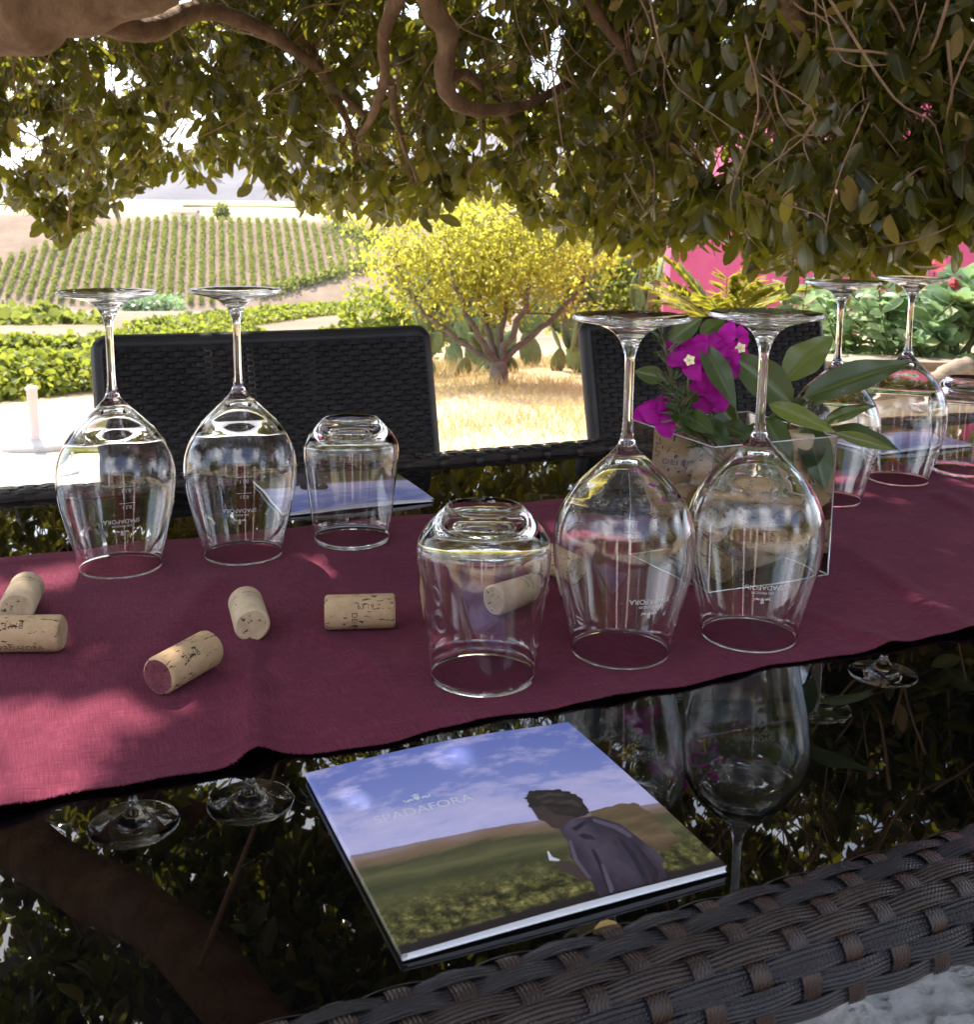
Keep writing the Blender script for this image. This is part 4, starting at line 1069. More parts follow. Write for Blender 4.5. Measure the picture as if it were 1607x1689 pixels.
# the skirt hanging in front of the view
n_ = 4300
x = rng.uniform(-260, 1870, n_); e = edge_y(x)
y = -170 + (e - 18 + 170) * rng.random(n_) ** .85
nd_ = near_d(x); depth = nd_ + rng.random(n_) ** 1.2 * np.interp(x, [0, 900, 1300, 1700], [1.5, 1.5, 1.3, 1.2])
gapn = np.sin(x * .021 + 1.3) * np.sin(y * .027 + x * .006) + .6 * np.sin(x * .047 + y * .031)
keep = ((gapn < .80) | (y > e - 45)) & (((x - 1288) / 34) ** 2 + ((y - 215) / 42) ** 2 > 1)
tips_s = np.array([at(a, b, d) for a, b, d in zip(x[keep], y[keep], depth[keep])])
# the roof over the table
n_ = 15500
R3 = np.repeat(np.stack([rng.uniform(-3.9, 3.9, n_ // 10), rng.uniform(-.35, 4.6, n_ // 10), rng.random(n_ // 10)], 1), 10, 0) + rng.normal(0, 1, (n_, 3)) * [.12, .12, .10]
R3[:, 2] = 1.95 + .12 * np.sin(R3[:, 0] * 2.1) + R3[:, 2] * 1.15 + .12 * np.clip(-R3[:, 1], 0, 4)
px_, py_, dz_ = project(R3)
inview = (dz_ > .05) & (px_ > -120) & (px_ < 1730) & (py_ > -70)
R3 = R3[~inview]
keepr = (R3[:, 0] ** 2 / 16 + (R3[:, 1] - .7) ** 2 / 16.5) < 1
keepr &= (R3[:, 1] < 1.9) | (rng.random(len(R3)) < .5)
tips_r = R3[keepr]
# unseen foliage added to block sun on the table and sky in its reflection
n_ = 1500
pl = np.array([W(a, b, T) for a, b in zip(rng.uniform(.02, 1.5, n_), rng.uniform(.28, 1.62, n_))]); hz_ = rng.uniform(1.2, 2.2, n_)
pl = pl + S[None] * (hz_ / S[2])[:, None] + rng.normal(0, .05, (n_, 3))
qx, qy, qz = project(pl); pl = pl[~((qx > -60) & (qx < 1670) & (qy > -40))]
ex = np.stack([rng.uniform(.2, 2.6, 2200), rng.uniform(1.2, 3.4, 2200), rng.uniform(1.9, 3.0, 2200)], 1)
qx, qy, qz = project(ex); ex = ex[~((qx > -60) & (qx < 1670) & (qy > -60))]
tips_r = np.vstack([tips_r, pl, ex])
def rosettes(tips_, nl, lmin, lmax, droop=.75):
    n = len(tips_); k = nl
    B = np.repeat(tips_, k, 0) + rng.normal(0, .014, (n * k, 3))
    ax = unit(rng.normal(size=(n, 3)) * .5 + np.array([0, 0, -.9]))
    a = (np.tile(np.arange(k), n) * 2.4 + np.repeat(rng.uniform(0, 6, n), k))
    ref = unit(np.cross(ax, rng.normal(size=(n, 3)))); r2 = np.cross(ax, ref)
    out = np.repeat(ref, k, 0) * np.cos(a)[:, None] + np.repeat(r2, k, 0) * np.sin(a)[:, None]
    sp = rng.uniform(.35, 1.1, n * k)[:, None]
    d = unit(out * sp + np.repeat(ax, k, 0) * .7 + np.array([0, 0, -droop * .5]))
    B = B - np.repeat(ax, k, 0) * (rng.random(n * k) * .05)[:, None]
    nr = unit(-np.cross(np.cross(d, out), d) + rng.normal(0, .25, (n * k, 3)) + np.array([0, 0, .3]))
    L = rng.uniform(lmin, lmax, n * k)
    return B, d, nr, L
def crown(tips_, nl, lmin, lmax, detail, name):
    B, d, nr, L = rosettes(tips_, nl, lmin, lmax)
    cen = B + d * L[:, None] * .5
    ok = ~lit(cen)
    B, d, nr, L = B[ok], d[ok], nr[ok], L[ok]
    tn = np.clip(rng.normal(.46, .30, len(B)), 0, 1)
    return leaf_mesh(name, B, d, nr, L, L * rng.uniform(.42, .52, len(B)), M['leaf'], fic, detail, tn, .10, .22)
crown(tips_s, 9, .034, .068, 2, 'crown')
crown(tips_r, 8, .048, .082, 1, 'crown')
# twigs: each tip is joined to a nearby limb by a curved twig
allp = np.vstack(skel)
mb = MB()
sel = rng.choice(len(tips_s), 2300, replace=False)
for q, i in enumerate(sel):
    tp = tips_s[i]
    if q % 3 == 0:
        dd = np.linalg.norm(allp - tp, axis=1); j = rng.choice(np.argsort(dd)[:25]); a = allp[j]
        if dd[j] > .36: a = tp + np.array([rng.normal(0, .2), rng.normal(0, .15), rng.uniform(.15, .45)])
    else: a = tp + np.array([rng.normal(0, .16), rng.normal(0, .12), rng.uniform(.08, .38)])
    ln_ = np.linalg.norm(a - tp); mid = a * .66 + tp * .34 + rng.normal(0, .10 * ln_, 3); mid2 = a * .3 + tp * .7 + rng.normal(0, .09 * ln_, 3)
    pth = catmull([a, mid, mid2, tp], 4)
    r0 = .0013 + .0019 * rng.random() ** 2
    mb.tube(pth, np.linspace(r0, .0012, len(pth)), 5, 0, False)
tw = mb.build('twigs', M['twig'], fic); tw['kind'] = 'stuff'
mb = MB()
for i in rng.choice(len(tips_r), 500, replace=False):
    tp = tips_r[i]; a = tp + np.array([rng.normal(0, .3), rng.normal(0, .3), rng.uniform(-.05, .4)])
    mb.tube(catmull([a, (a + tp) / 2 + rng.normal(0, .07, 3), tp], 4), np.linspace(rng.uniform(.003, .008), .002, 9), 5, 0, False)
tw = mb.build('twigs', M['twig'], fic); tw['kind'] = 'stuff'

# ------------------------------------------------------------------ citrus tree in the garden
def small_tree(name, label, base, crown_c, crown_r, forks, nleaf, ll, matl, tr, cat='tree', barkm='citrus_bark', fork=.32):
    t = thing(name, label, cat, base)
    m2 = MB()
    top = base + np.array([0, 0, (crown_c[2] - base[2]) * fork])
    pth = catmull([base - [0, 0, .15], (base + top) / 2 + [.02, 0, 0], top], 6); m2.tube(pth, np.linspace(tr * 1.25, tr * .9, len(pth)), 12); m2.build('trunk', M[barkm], t)
    ends = []
    for f in forks:
        m3 = MB(); e_ = crown_c + np.array(f) * crown_r
        mid = top * .5 + e_ * .5 + np.array([f[0] * .25, f[1] * .2, -.10 * crown_r[2]])
        pth = catmull([top - [0, 0, .05], mid, e_], 8) + rng.normal(0, .012, (17, 3)); m3.tube(pth, np.linspace(tr * .48, tr * .09, len(pth)), 8); 
        for q in range(7):
            s0 = pth[rng.integers(6, 16)]; e2 = s0 + rng.normal(0, .2, 3) * crown_r + [0, 0, .06]
            m3.tube(catmull([s0, (s0 + e2) / 2 + rng.normal(0, .05, 3), e2], 3), np.linspace(tr * .16, tr * .04, 7), 5); ends.append(e2)
        m3.build('branch', M[barkm], t)
    # leaf clumps
    nc = 110; ce = rng.normal(size=(nc, 3)); ce = unit(ce) * (rng.random(nc) ** .45)[:, None]
    ce[:, 2] = np.maximum(ce[:, 2], -.62 + .2 * np.sin(ce[:, 0] * 7))
    ce = crown_c + ce * crown_r; ce = np.vstack([ce, np.array(ends)])
    i = rng.integers(0, len(ce), nleaf); B = ce[i] + rng.normal(size=(nleaf, 3)) * (crown_r * .13)
    d = unit(rng.normal(size=(nleaf, 3)) + [0, 0, -.5])
    L = rng.uniform(ll * .7, ll * 1.2, nleaf)
    leaf_mesh('crown', B, d, rng.normal(size=(nleaf, 3)) + [0, 0, .8], L, L * .5, M[matl], t, 1, np.clip(rng.normal(.5, .25, nleaf), 0, 1))
    return t
cb = ongr(820, 634)
cbz = np.array([cb[0], cb[1], terrain(cb[0], cb[1])])
small_tree('citrus_tree', 'small citrus tree with sunlit yellow green leaves and a forked trunk', cbz, at(822, 392, cb[1]), np.array([1.50, 1.2, .66]),
           [(-.75, .1, -.25), (-.35, -.4, .1), (.1, .3, .3), (.30, -.2, .35), (.7, .2, .0), (-.2, .5, .5)], 14500, .064, 'citrus_leaf', .088, fork=.17)
g2 = ongr(1072, 560); b2 = at(1070, 560, 16.5); b2[2] = terrain(b2[0], b2[1])
small_tree('young_tree', 'thin young tree with fresh green leaves beside the pink wall', b2, at(1030, 455, 16.5), np.array([1.35, .9, .95]), [(.3, .1, .1), (-.3, .2, .3), (.1, -.3, .5)], 5600, .09, 'vine_leaf', .05)

# prickly pears
pad_me = None
def prickly_pear(label, base, scale, npads):
    global pad_me
    t = thing('prickly_pear', label, 'cactus', base, 0, 'prickly pears behind the citrus tree')
    if pad_me is None:
        m2 = MB(); n1, n2 = 14, 9; P_ = np.zeros((n1, n2 * 2 - 2, 3))
        ts = np.linspace(0, 1, n1)
        for i, t_ in enumerate(ts):
            w_ = .5 * (math.sin(math.pi * t_ ** .8) ** .65) * .66 + .012; th_ = .055 * math.sin(math.pi * min(max(t_, .03), .97)) ** .5 + .008
            for j in range(n2 * 2 - 2):
                a = 2 * math.pi * j / (n2 * 2 - 2); P_[i, j] = (w_ * math.cos(a), th_ * math.sin(a), t_)
        m2.grid(P_, 0, None, False, True); o = m2.build('pad', M['cactus']); pad_me = o.data; bpy.data.objects.remove(o)
    pads = []
    for k in range(npads):
        if k < 5 or not pads:
            pos = base + np.array([rng.uniform(-.35, .35) * scale * 2, rng.uniform(-.25, .25) * scale, -.05]); tilt = rng.normal(0, .3)
        else:
            pm = pads[rng.integers(0, len(pads))]; pos = np.array(pm @ Vector((rng.uniform(-.25, .25), 0, rng.uniform(.8, .97)))); tilt = rng.normal(0, .6)
            if pos[2] > base[2] + 1.15 * scale * 1.6: continue
        s_ = scale * rng.uniform(.30, .46)
        mt = Matrix.Translation(Vector(pos)) @ Matrix.Rotation(rng.uniform(0, math.pi), 4, 'Z') @ Matrix.Rotation(tilt, 4, 'Y') @ Matrix.Rotation(rng.normal(0, .35), 4, 'X') @ Matrix.Scale(s_, 4)
        pads.append(mt)
        o = link('pad', pad_me, t); o.matrix_local = Matrix.Translation(-Vector(base)) @ mt
    return t
for (px, d_, sc_, np_, lb) in ((745, 12.6, .95, 34, 'low prickly pear left of the citrus trunk beside the chair'), (800, 14.2, 1.15, 40, 'tall prickly pear directly behind the citrus trunk'), (880, 13.2, 1.05, 44, 'broad prickly pear right of the citrus trunk'), (955, 13.8, 1.0, 40, 'prickly pear next to the right chair back')):
    b = at(px, 600, d_); b[2] = terrain(b[0], b[1]); prickly_pear(lb, b, sc_, np_)

# dry grass around the tree: too many blades to count
n_ = 52000
X = rng.uniform(-2.6, 3.2, n_); Y = rng.uniform(4.6, 15.5, n_)
den = np.sin(X * 2.2 + Y * .7) + np.sin(Y * 1.9 - X) + rng.normal(0, .8, n_)
ok = (den > -.6) & ~(X < -.18 * Y); X, Y, den = X[ok], Y[ok], den[ok]
B = np.stack([X, Y, terrain(X, Y) - .01], 1); n_ = len(B)
L = rng.uniform(.04, .13, n_) * (1 + .5 * (den > 1.2)); L = np.where(Y > 12, L * 1.5, L)
leaf_mesh('dry_grass', B, unit(rng.normal(size=(n_, 3)) * .7 + [0, 0, .9]), rng.normal(size=(n_, 3)), L, np.full(n_, .007), M['straw'], None, 0, np.clip(rng.normal(.4, .3, n_) + .35 * (den > 1.8), 0, 1), .3, .1)['kind'] = 'stuff'

# ------------------------------------------------------------------ vines
def vine_row(p0, p1, hgt, wid, dens, ll, label, group, matl='vine_leaf', detail=1):
    p0, p1 = np.array(p0), np.array(p1); Ln = np.linalg.norm(p1[:2] - p0[:2]); n = int(Ln * dens)
    t = rng.random(n); XY = p0[None, :2] + (p1 - p0)[None, :2] * t[:, None]
    ac = unit(np.array([-(p1 - p0)[1], (p1 - p0)[0]]))
    a = rng.normal(0, .45, n); bumpy = .75 + .25 * np.sin(t * Ln * 4.1 + p0[0]) * np.sin(t * Ln * 1.7) + .12 * np.sin(t * Ln * 9)
    z = rng.random(n) ** .8 * hgt * bumpy
    XY = XY + ac[None] * (a * wid * (1.1 - .5 * z / hgt))[:, None]
    B = np.stack([XY[:, 0], XY[:, 1], terrain(XY[:, 0], XY[:, 1]) + .1 * hgt + z], 1)
    root = thing('vine_row', label, 'vines', (p0[0], p0[1], float(terrain(p0[0], p0[1]))), 0, group)
    L = rng.uniform(ll * .7, ll * 1.3, n)
    leaf_mesh('foliage', B, unit(rng.normal(size=(n, 3)) + [0, 0, -.4]), rng.normal(size=(n, 3)) + [0, 0, .9], L, L * .95, M[matl], root, detail, np.clip(.25 + .55 * z / hgt / 1.0 + rng.normal(0, .18, n), 0, 1) if False else None)
    if ll < .3:
        m2 = MB()
        for k in range(int(Ln / 1.0)):
            q = p0 + (p1 - p0) * ((k + .5) * 1.0 / Ln); zz = float(terrain(q[0], q[1])); m2.tube([(q[0], q[1], zz - .05), (q[0] + rng.normal(0, .04), q[1], zz + hgt * .5)], [.03, .018], 5)
        m2.build('vine_stems', M['stem_brown'], root)
    return root
NEAR = 'vine rows just beyond the patio'
def prow(a, b, px_h, wid, dens, ll, label, group, matl='vine_leaf'):   # a row between two ground points, px_h tall in the photo at its near end
    p0, p1 = ongr(*a), ongr(*b); vine_row(p0, p1, px_h * p0[1] / FPX, wid, dens, ll, label, group, matl)
prow((-150, 672), (330, 612), 84, .5, 1500, .085, 'nearest bushy vine row left of the chair, beyond the pale patio', NEAR)
prow((-150, 622), (760, 560), 42, .6, 700, .12, 'second vine row, its tops just above the left chair back', NEAR)
prow((-150, 586), (420, 556), 26, .6, 360, .15, 'darker thin vine row behind the stem of the leftmost wine glass', NEAR)
prow((230, 560), (820, 512), 30, .8, 420, .16, 'vine row climbing right towards the citrus tree', NEAR)
prow((300, 545), (820, 490), 18, .8, 260, .22, 'upper vine row behind the foot of the second wine glass', NEAR)
MIDV = 'vine strips at the foot of the hill'
prow((-150, 536), (170, 533), 14, 1.5, 90, .40, 'dark green vine strip at the foot of the hill, far left', MIDV, 'far_vine')
prow((-150, 522), (110, 520), 12, 2.0, 60, .5, 'vine strip touching the lower left end of the hill rows', MIDV, 'far_vine')
def hillpt(x, y):                          # photo pixel to the vineyard slope
    return ongr(x, y, 150, 300)
# hillside rows, each a thing of its own
up_y = lambda x: np.interp(x, [-80, 0, 100, 170, 230, 330, 480, 540, 610], [445, 427, 392, 370, 360, 356, 358, 377, 405])
lo_y = lambda x: np.interp(x, [-80, 0, 90, 250, 350, 400, 480, 560, 610], [486, 488, 496, 503, 500, 492, 470, 447, 428])
def in_field(X, Y):
    px, py, _ = project(np.stack([X, Y, terrain(X, Y) + .5], -1)); return (py > up_y(px)) & (py < lo_y(px)) & (px > -70) & (px < 608)
for k in range(60):
    X0 = -118 + k * 2.25
    Y = np.linspace(226, 274, 480); X = X0 - .235 * (Y - 226)
    ok = in_field(X, Y)
    if ok.sum() < 20: continue
    Yk = Y[ok]; n = int((Yk[-1] - Yk[0]) * 64)
    yy = rng.uniform(Yk[0], Yk[-1], n); xx = X0 - .235 * (yy - 226)
    keep = rng.random(n) < .85 + .15 * np.sin(yy * 1.3 + k * 2.3) + .2 * np.sin(yy * .31 + k) ; yy, xx = yy[keep], xx[keep]; n = len(yy)
    B = np.stack([xx + rng.normal(0, .27, n), yy, terrain(xx, yy) + rng.uniform(.1, 1.2, n)], 1)
    root = thing('vine_row', 'one of the many straight vine rows climbing the far hillside', 'vines', (X0, Yk[0], float(terrain(X0, Yk[0]))), 0, 'straight vine rows on the far hillside')
    L = rng.uniform(.22, .5, n)
    leaf_mesh('foliage', B, rng.normal(size=(n, 3)), rng.normal(size=(n, 3)) + [0, 0, .8], L, L * .9, M['far_vine'], root, 0)
def slope_row(pxs, hgt, wid, label):
    pts = [hillpt(x, y) for x, y in pxs]
    n = 900; t = rng.random(n) * (len(pts) - 1); i = np.minimum(t.astype(int), len(pts) - 2); f = (t - i)[:, None]; pa = np.array(pts)
    q = pa[i] * (1 - f) + pa[i + 1] * f; q = q + rng.normal(0, wid, (n, 3)) * [1, 1, 0]; q[:, 2] = terrain(q[:, 0], q[:, 1]) + rng.uniform(.1, hgt, n)
    root = thing('vine_row', label, 'vines', pts[0], 0, 'vine strips at the foot of the hill')
    L = rng.uniform(.5, 1.0, n); leaf_mesh('foliage', q, rng.normal(size=(n, 3)), rng.normal(size=(n, 3)) + [0, 0, .8], L, L, M['far_vine'], root, 0)
slope_row([(430, 490), (520, 465), (620, 437)], 1.6, 1.1, 'green vine strip bending up along the lower right of the hill')
slope_row([(545, 372), (600, 392), (640, 405)], 1.8, 1.6, 'dark green vine patch at the right shoulder of the hill')
def bush(name, label, px, py, d_, size, n, ll, matl, cat='bush', z0=None, det=0):
    c0 = at(px, py, d_); 
    zb = float(terrain(c0[0], c0[1])) if z0 is None else z0
    t = thing(name, label, cat, (c0[0], c0[1], zb))
    q = unit(rng.normal(size=(n, 3))) * (rng.random(n) ** .5)[:, None] * np.array(size) * .5
    ph = rng.uniform(0, 6); q *= (1 + .25 * np.sin(q[:, :1] / size[0] * 9 + ph))
    q = q + [c0[0], c0[1], zb + size[2] * .45]
    L = rng.uniform(ll * .7, ll * 1.3, n); leaf_mesh('foliage', q, rng.normal(size=(n, 3)), rng.normal(size=(n, 3)) + [0, 0, .8], L, L * .8, M[matl], t, det)
    m2 = MB(); m2.tube([(c0[0], c0[1], zb - .1), (c0[0], c0[1], zb + size[2] * .5)], [size[0] * .04, size[0] * .02], 6); m2.build('stem', M['stem_brown'], t)
    return t
bush('garden_shrub', 'bushy green shrub behind the cacti next to the right chair', 1000, 540, 16.0, (2.3, 1.5, 1.5), 2600, .09, 'vine_leaf', 'shrub', None, 1)
bush('garden_shrub', 'bushy green shrub left of the citrus tree above the chair back', 640, 540, 15.0, (1.7, 1.4, 1.2), 2000, .09, 'vine_leaf', 'shrub', None, 1)
for x_, y_, w_, lb in ((222, 512, 5.5, 'small grey green bush at the foot of the hill, left one'), (262, 507, 8.0, 'larger grey green bush between the left wine glass stems at the foot of the hill')):
    q = ongr(x_, y_, 100, 226); b_ = bush('valley_bush', lb, x_, y_, 190, (w_, w_ * .8, w_ * .45), 500, .9, 'succ_leaf')
# farm building on the ridge with its tree
q = at(305, 352, 286); zz = float(terrain(q[0], q[1]))
fb = thing('farm_building', 'tiny pale farm building on the ridge above the vineyard', 'building', (q[0], q[1], zz))
mb = MB(); mb.box((q[0] - 3.2, q[1] - 2, zz - .5), (q[0] + 3.2, q[1] + 2, zz + 1.6)); mb.build('wall', M['cream_wall'], fb, False)
mb = MB(); P_ = [(-3.5, -2.3, 1.6), (3.5, -2.3, 1.6), (3.5, 2.3, 1.6), (-3.5, 2.3, 1.6), (-3.5, 0, 2.5), (3.5, 0, 2.5)]
mb.add(np.array(P_) + [q[0], q[1], zz], [(0, 1, 5, 4), (2, 3, 4, 5), (0, 4, 3), (1, 2, 5), (3, 2, 1, 0)]); mb.build('roof', M['roof_tile'], fb, False)
mb = MB(); mb.box((q[0] - .5, q[1] - 2.05, zz), (q[0] + .6, q[1] - 2.003, zz + 1.3)); mb.build('door', M['wood_door'], fb, False)
bush('ridge_tree', 'small round tree beside the farm building on the ridge', 365, 350, 288, (5.5, 5, 4.5), 700, .7, 'far_vine', 'tree')

# ------------------------------------------------------------------ patio stand at the left
q = ongr(58, 744); q[2] = terrain(q[0], q[1]) + .006
st = thing('parasol_base', 'round parasol base with a short pole on the sunlit patio', 'parasol base', q)
mb = MB(); prof_b = [(0, 0), (.20, 0), (.21, .02), (.205, .045), (.15, .065), (.05, .072), (0, .072)]
mb.lathe(prof_b, 32); mb.v = [v + q for v in mb.v]; mb.build('base_disc', M['stone'], st)
mb = MB(); mb.tube([q + [0, 0, .07], q + [0, 0, .40]], .034, 14); mb.build('pole', M['metal_pole'], st)
mb = MB(); mb.lathe([(0, .40), (.04, .40), (.042, .415), (.03, .425), (0, .428)], 14); mb.v = [v + q for v in mb.v]; mb.build('pole_cap', M['metal_pole'], st)

# ------------------------------------------------------------------ pink house and garden bed at the right
HY = 9.0
def hx(px, y_=HY): return at(px, 450, y_)[0]
ph = thing('pink_house', 'pink stucco house behind the garden bed on the right', 'house', (hx(1105) + 2, HY, -.6))
mb = MB(); x0, x1, x2 = hx(1106), hx(1405), hx(1405) + 7
mb.box((x0, HY, -1.2), (x1 - .002, HY + .3, 1.05)); mb.box((x1, HY - .002, -1.2), (x2, HY + 6, 2.35)); mb.build('wall', M['pink_wall'], ph, False)
mb = MB(); mb.box((x0 - .06, HY - .08, -1.2), (x0 + .35, HY - .003, .33)); mb.build('plinth', M['pink_wall'], ph, False)
mb = MB(); mb.box((x1 - .15, HY - .25, 2.352), (x2 + .2, HY + 6.2, 2.46)); mb.build('roof', M['roof_tile'], ph, False)
PY0, PZ = 4.45, .44
bx0 = at(1345, 500, PY0)[0]
bed = thing('garden_bed', 'raised stone garden bed full of leafy plants at the right', 'planter', (bx0 + 1.5, PY0 + .8, -.2))
mb = MB(); 
mb.box((bx0, PY0, -.5), (bx0 + 3.6, PY0 + .18, PZ - .02)); mb.box((bx0, PY0 + .182, -.5), (bx0 + .18, PY0 + 1.7, PZ - .02)); mb.build('wall', M['stone'], bed, False)
mb = MB(); mb.box((bx0 - .03, PY0 - .03, PZ - .018), (bx0 + 3.6, PY0 + .21, PZ + .02)); mb.build('coping', M['logwood'], bed, False)
mb = MB(); mb.box((bx0 + .182, PY0 + .183, -.5), (bx0 + 3.6, PY0 + 1.7, PZ - .05)); mb.build('soil', M['ground'], bed, False)

def leafy_plant(label, px, d_, hgt, nst, nl, ll, lw, flowers=0, matl='green_leaf', name='flowering_plant'):
    b = at(px, 550, d_); b[2] = PZ - .05
    t = thing(name, label, 'plant', b)
    m2 = MB(); LB, LD, LN, LLn = [], [], [], []; tops = []
    for k in range(nst):
        e_ = b + [rng.normal(0, .13), rng.normal(0, .09), hgt * rng.uniform(.75, 1.1)]
        pth = catmull([b + [rng.normal(0, .04), rng.normal(0, .04), 0], (b + e_) / 2 + rng.normal(0, .03, 3), e_], 5); m2.tube(pth, np.linspace(.006, .003, len(pth)), 6); tops.append(e_)
        for q in range(nl):
            i = rng.integers(1, len(pth)); a = rng.uniform(0, 6.28); LB.append(pth[i]); LD.append((math.cos(a), math.sin(a), rng.uniform(.0, .8))); LN.append((rng.normal(0, .35), -.75 + rng.normal(0, .3), .7)); LLn.append(ll * rng.uniform(.7, 1.2))
    m2.build('stem', M['stem_green'], t)
    LLn = np.array(LLn); leaf_mesh('leaves', np.array(LB), np.array(LD), np.array(LN), LLn, LLn * lw, M[matl], t, 2, None, .3, .3)
    for k in range(flowers):
        c0 = tops[k % len(tops)] + [rng.normal(0, .02), -.03, rng.uniform(.01, .05)]; n5 = 5; a = np.arange(n5) * 2 * math.pi / n5 + rng.random()
        cd = unit(EYE - c0); ax = unit(np.cross(cd, [0, 0, 1.0])); upv = np.cross(ax, cd)
        d = ax[None] * np.cos(a)[:, None] + upv[None] * np.sin(a)[:, None] + cd * .35
        o = leaf_mesh('flower', np.repeat(c0[None], n5, 0), d, np.repeat(cd[None], n5, 0), np.full(n5, .045), np.full(n5, .036), M['petal_pink'], t, 2, None, .1, .1)
    return t
leafy_plant('bushy bed plant with long leaves next to the right chair', 1405, 4.9, .34, 11, 16, .105, .36, 0)
leafy_plant('bed plant with a small pink flower behind the half hidden wine glass', 1462, 4.8, .33, 10, 16, .11, .34, 1)
leafy_plant('bed plant with the largest pink flower against the pink house', 1575, 5.0, .38, 9, 15, .10, .36, 3)
leafy_plant('low bed plant between the two far wine glass stems', 1520, 5.1, .36, 11, 15, .10, .36, 0)
leafy_plant('bed plant at the back near the pink house corner', 1340, 5.5, .32, 9, 16, .11, .36, 0)
def succulent(label, px, py, d_, sc_):
    b = at(px, py, d_); t = thing('succulent', label, 'plant', (b[0], b[1], PZ - .05), 0, 'succulents in the garden bed')
    m2 = MB(); LB, LD, LN = [], [], []
    for k in range(9):
        c0 = b + np.array([rng.normal(0, .10), rng.normal(0, .06), rng.uniform(-.06, .14)]) * sc_
        m2.tube([(b[0] + rng.normal(0, .02), b[1], PZ - .06), c0], [.012, .008], 6)
        for q in range(11):
            a = q * 2.4; LB.append(c0); LD.append((math.cos(a), math.sin(a), .15 + .06 * q)); LN.append((rng.normal(0, .2), -.7, .8))
    m2.build('stem', M['stem_green'], t); n = len(LB); L = rng.uniform(.09, .14, n) * sc_
    leaf_mesh('leaves', np.array(LB), np.array(LD, float), np.array(LN), L, L * .62, M['succ_leaf'], t, 2, None, .05, .35)
succulent('pale green succulent with rounded leaves above the log', 1575, 545, 4.75, 1.1)
succulent('succulent cut off by the right border', 1640, 530, 4.8, 1.2)
succulent('small succulent low between the far wine glass stems', 1535, 585, 4.62, .7)
lg0, lg1 = at(1545, 632, 4.30), at(1598, 606, 4.36)
mb = MB(); pth = catmull([lg0 - (lg1 - lg0) * .5, lg0, (lg0 + lg1) / 2 + [0, 0, .01], lg1], 5); mb.tube(pth, .045 * (1 + .08 * np.sin(np.arange(len(pth)) * 1.7)), 14)
tag(mb.build('log', M['logwood']), 'weathered pale log end leaning on the garden bed by the right tumbler', 'log')
# cycad
cyb = at(1195, 545, 5.6); cyt = thing('cycad', 'cycad with stiff yellow green fronds before the pink wall', 'palm', (cyb[0], cyb[1], float(terrain(cyb[0], cyb[1]))))
mb = MB(); mb.tube([(cyb[0], cyb[1], float(terrain(cyb[0], cyb[1])) - .1), cyb], [.13, .11], 12); mb.build('trunk', M['citrus_bark'], cyt)
for k in range(19):
    a = k * 2.4 + rng.uniform(-.1, .1); up_ = rng.uniform(.25, 1.1); Lf = rng.uniform(.42, .58)
    ts = np.linspace(0, 1, 12); d = np.array([math.cos(a), math.sin(a), 0])
    pth = cyb[None] + d[None] * (ts * Lf * math.cos(up_ * .9))[:, None] + np.array([0, 0, 1.0])[None] * (ts * Lf * math.sin(up_) - .16 * ts ** 2 * Lf)[:, None]
    n = 70; tq = rng.uniform(.12, 1, n); i = tq * 11; i0 = np.minimum(i.astype(int), 10); B = pth[i0] * (1 - (i - i0))[:, None] + pth[i0 + 1] * (i - i0)[:, None]
    tg = unit(pth[i0 + 1] - pth[i0]); sd = unit(np.cross(tg, [0, 0, 1.0])) * np.where(np.arange(n) % 2, 1, -1)[:, None]
    L = .13 * (1 - .5 * np.abs(tq - .5))
    m2 = MB(); m2.tube(pth, np.linspace(.006, .002, 12), 5); fo = m2.build('frond', M['stem_green'], cyt)
    leaf_mesh('leaflets', B, unit(sd + tg * .8 + [0, 0, .25]), np.tile([0, 0, 1.0], (n, 1)), L, np.full(n, .022), M['cycad_leaf'], fo, 0)

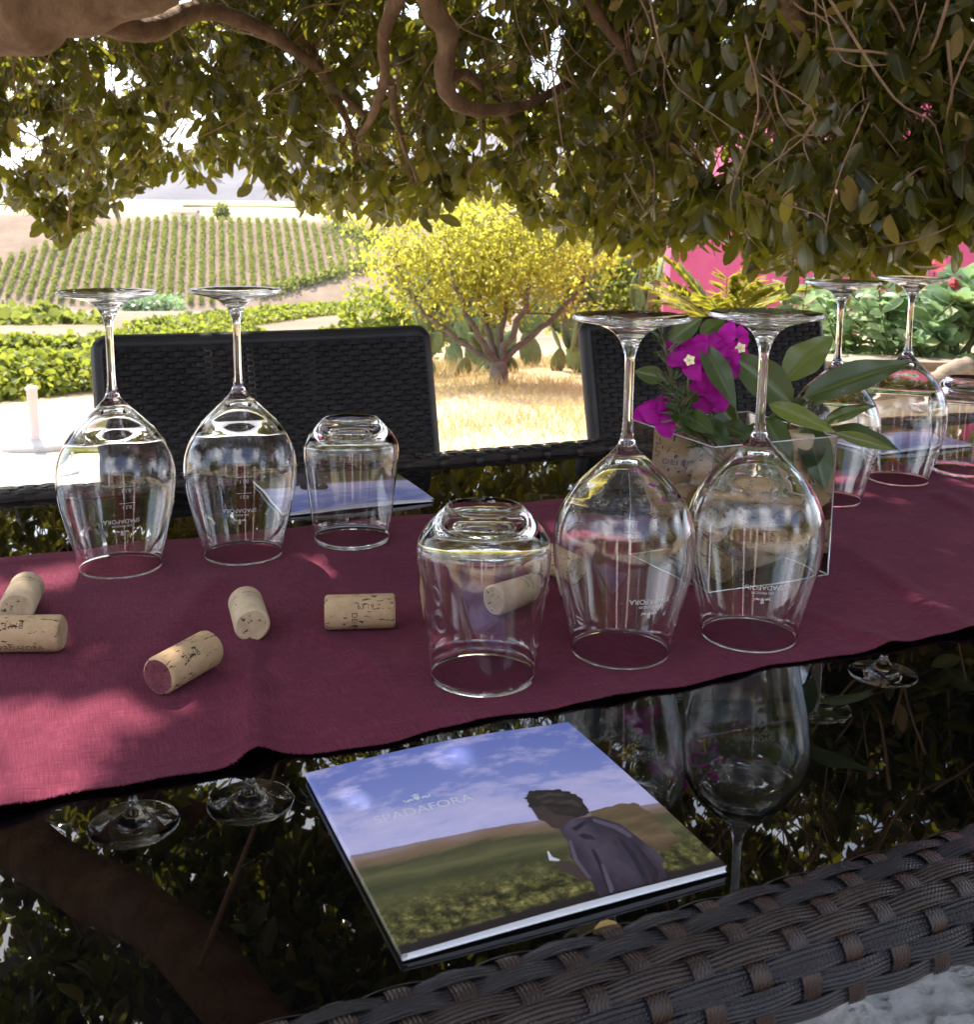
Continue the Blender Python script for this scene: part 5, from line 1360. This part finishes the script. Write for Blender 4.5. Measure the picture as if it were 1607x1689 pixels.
# ------------------------------------------------------------------ villa behind the camera: only its reflection shows in the glasses
vb = thing('villa', 'cream villa with a white columned porch reflected in the glasses', 'house', (0, -9, 0))
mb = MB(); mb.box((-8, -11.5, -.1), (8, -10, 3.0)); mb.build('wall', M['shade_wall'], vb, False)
mb = MB(); mb.box((-8.3, -11.8, 3.002), (8.3, -7.6, 3.2)); mb.build('roof', M['roof_tile'], vb, False)
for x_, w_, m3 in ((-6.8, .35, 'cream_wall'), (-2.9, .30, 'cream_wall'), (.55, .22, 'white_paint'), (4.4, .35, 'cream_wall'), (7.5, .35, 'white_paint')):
    mb = MB(); mb.box((x_ - w_, -8.25, .0), (x_ + w_, -7.85, 3.0)); mb.build('column', M[m3], vb, False)
for x_ in (-5.0, 1.5):
    mb = MB(); mb.box((x_ - .55, -9.998, .0), (x_ + .55, -9.94, 2.3)); mb.build('door', M['pink_wall'], vb, False)
mb = MB(); mb.box((-1.6, -9.998, .9), (-.5, -9.95, 2.2)); wn = mb.build('window', M['white_paint'], vb, False)
mb = MB(); mb.box((-1.5, -9.949, 1.0), (-.6, -9.945, 2.1)); mb.build('pane', M['window_glass'], wn, False)
for x_, y_, z_, r_, lb in ((-11, -12, 3.4, 2.4, 'unseen tree added at the left corner of the villa to darken reflections'), (10.5, -11, 3.4, 2.4, 'unseen tree added at the right corner of the villa to darken reflections'),
                       (-5.6, -5.2, 1.9, 1.9, 'unseen bushy tree added between the villa and the ficus trunk to darken reflections'), (5.0, -5.0, 1.9, 1.8, 'unseen bushy tree added between the villa and the garden bed to darken reflections'), (8.5, -1.5, 1.8, 1.9, 'unseen bushy tree added beyond the end of the table to darken reflections')):
    small_tree('added_tree', lb, np.array([x_, y_, 0.0]), np.array([x_, y_, z_]), np.array([r_, r_, r_ * .8]), [(.3, 0, .2), (-.4, .1, .3), (0, -.3, .5)], 3600, .32, 'far_vine', .14)  # trees added out of view so the glasses reflect something dark
# the air between here and the mountains
mb = MB(); mb.box((-6000, -400, -30.5), (6000, 5200, 420)); hz_o = mb.build('haze', (hm := bpy.data.materials.new('haze_air')), None, False); hz_o['kind'] = 'stuff'
hm.use_nodes = True; hm.node_tree.nodes.remove(bsdf(hm)); pv = hm.node_tree.nodes.new('ShaderNodeVolumePrincipled'); pv.inputs['Color'].default_value = (.78, .82, .95, 1); pv.inputs['Density'].default_value = .00007; pv.inputs['Anisotropy'].default_value = .2
ln(hm, pv.outputs[0], hm.node_tree.nodes['Material Output'].inputs['Volume'])
print('objects', len(COL.objects))
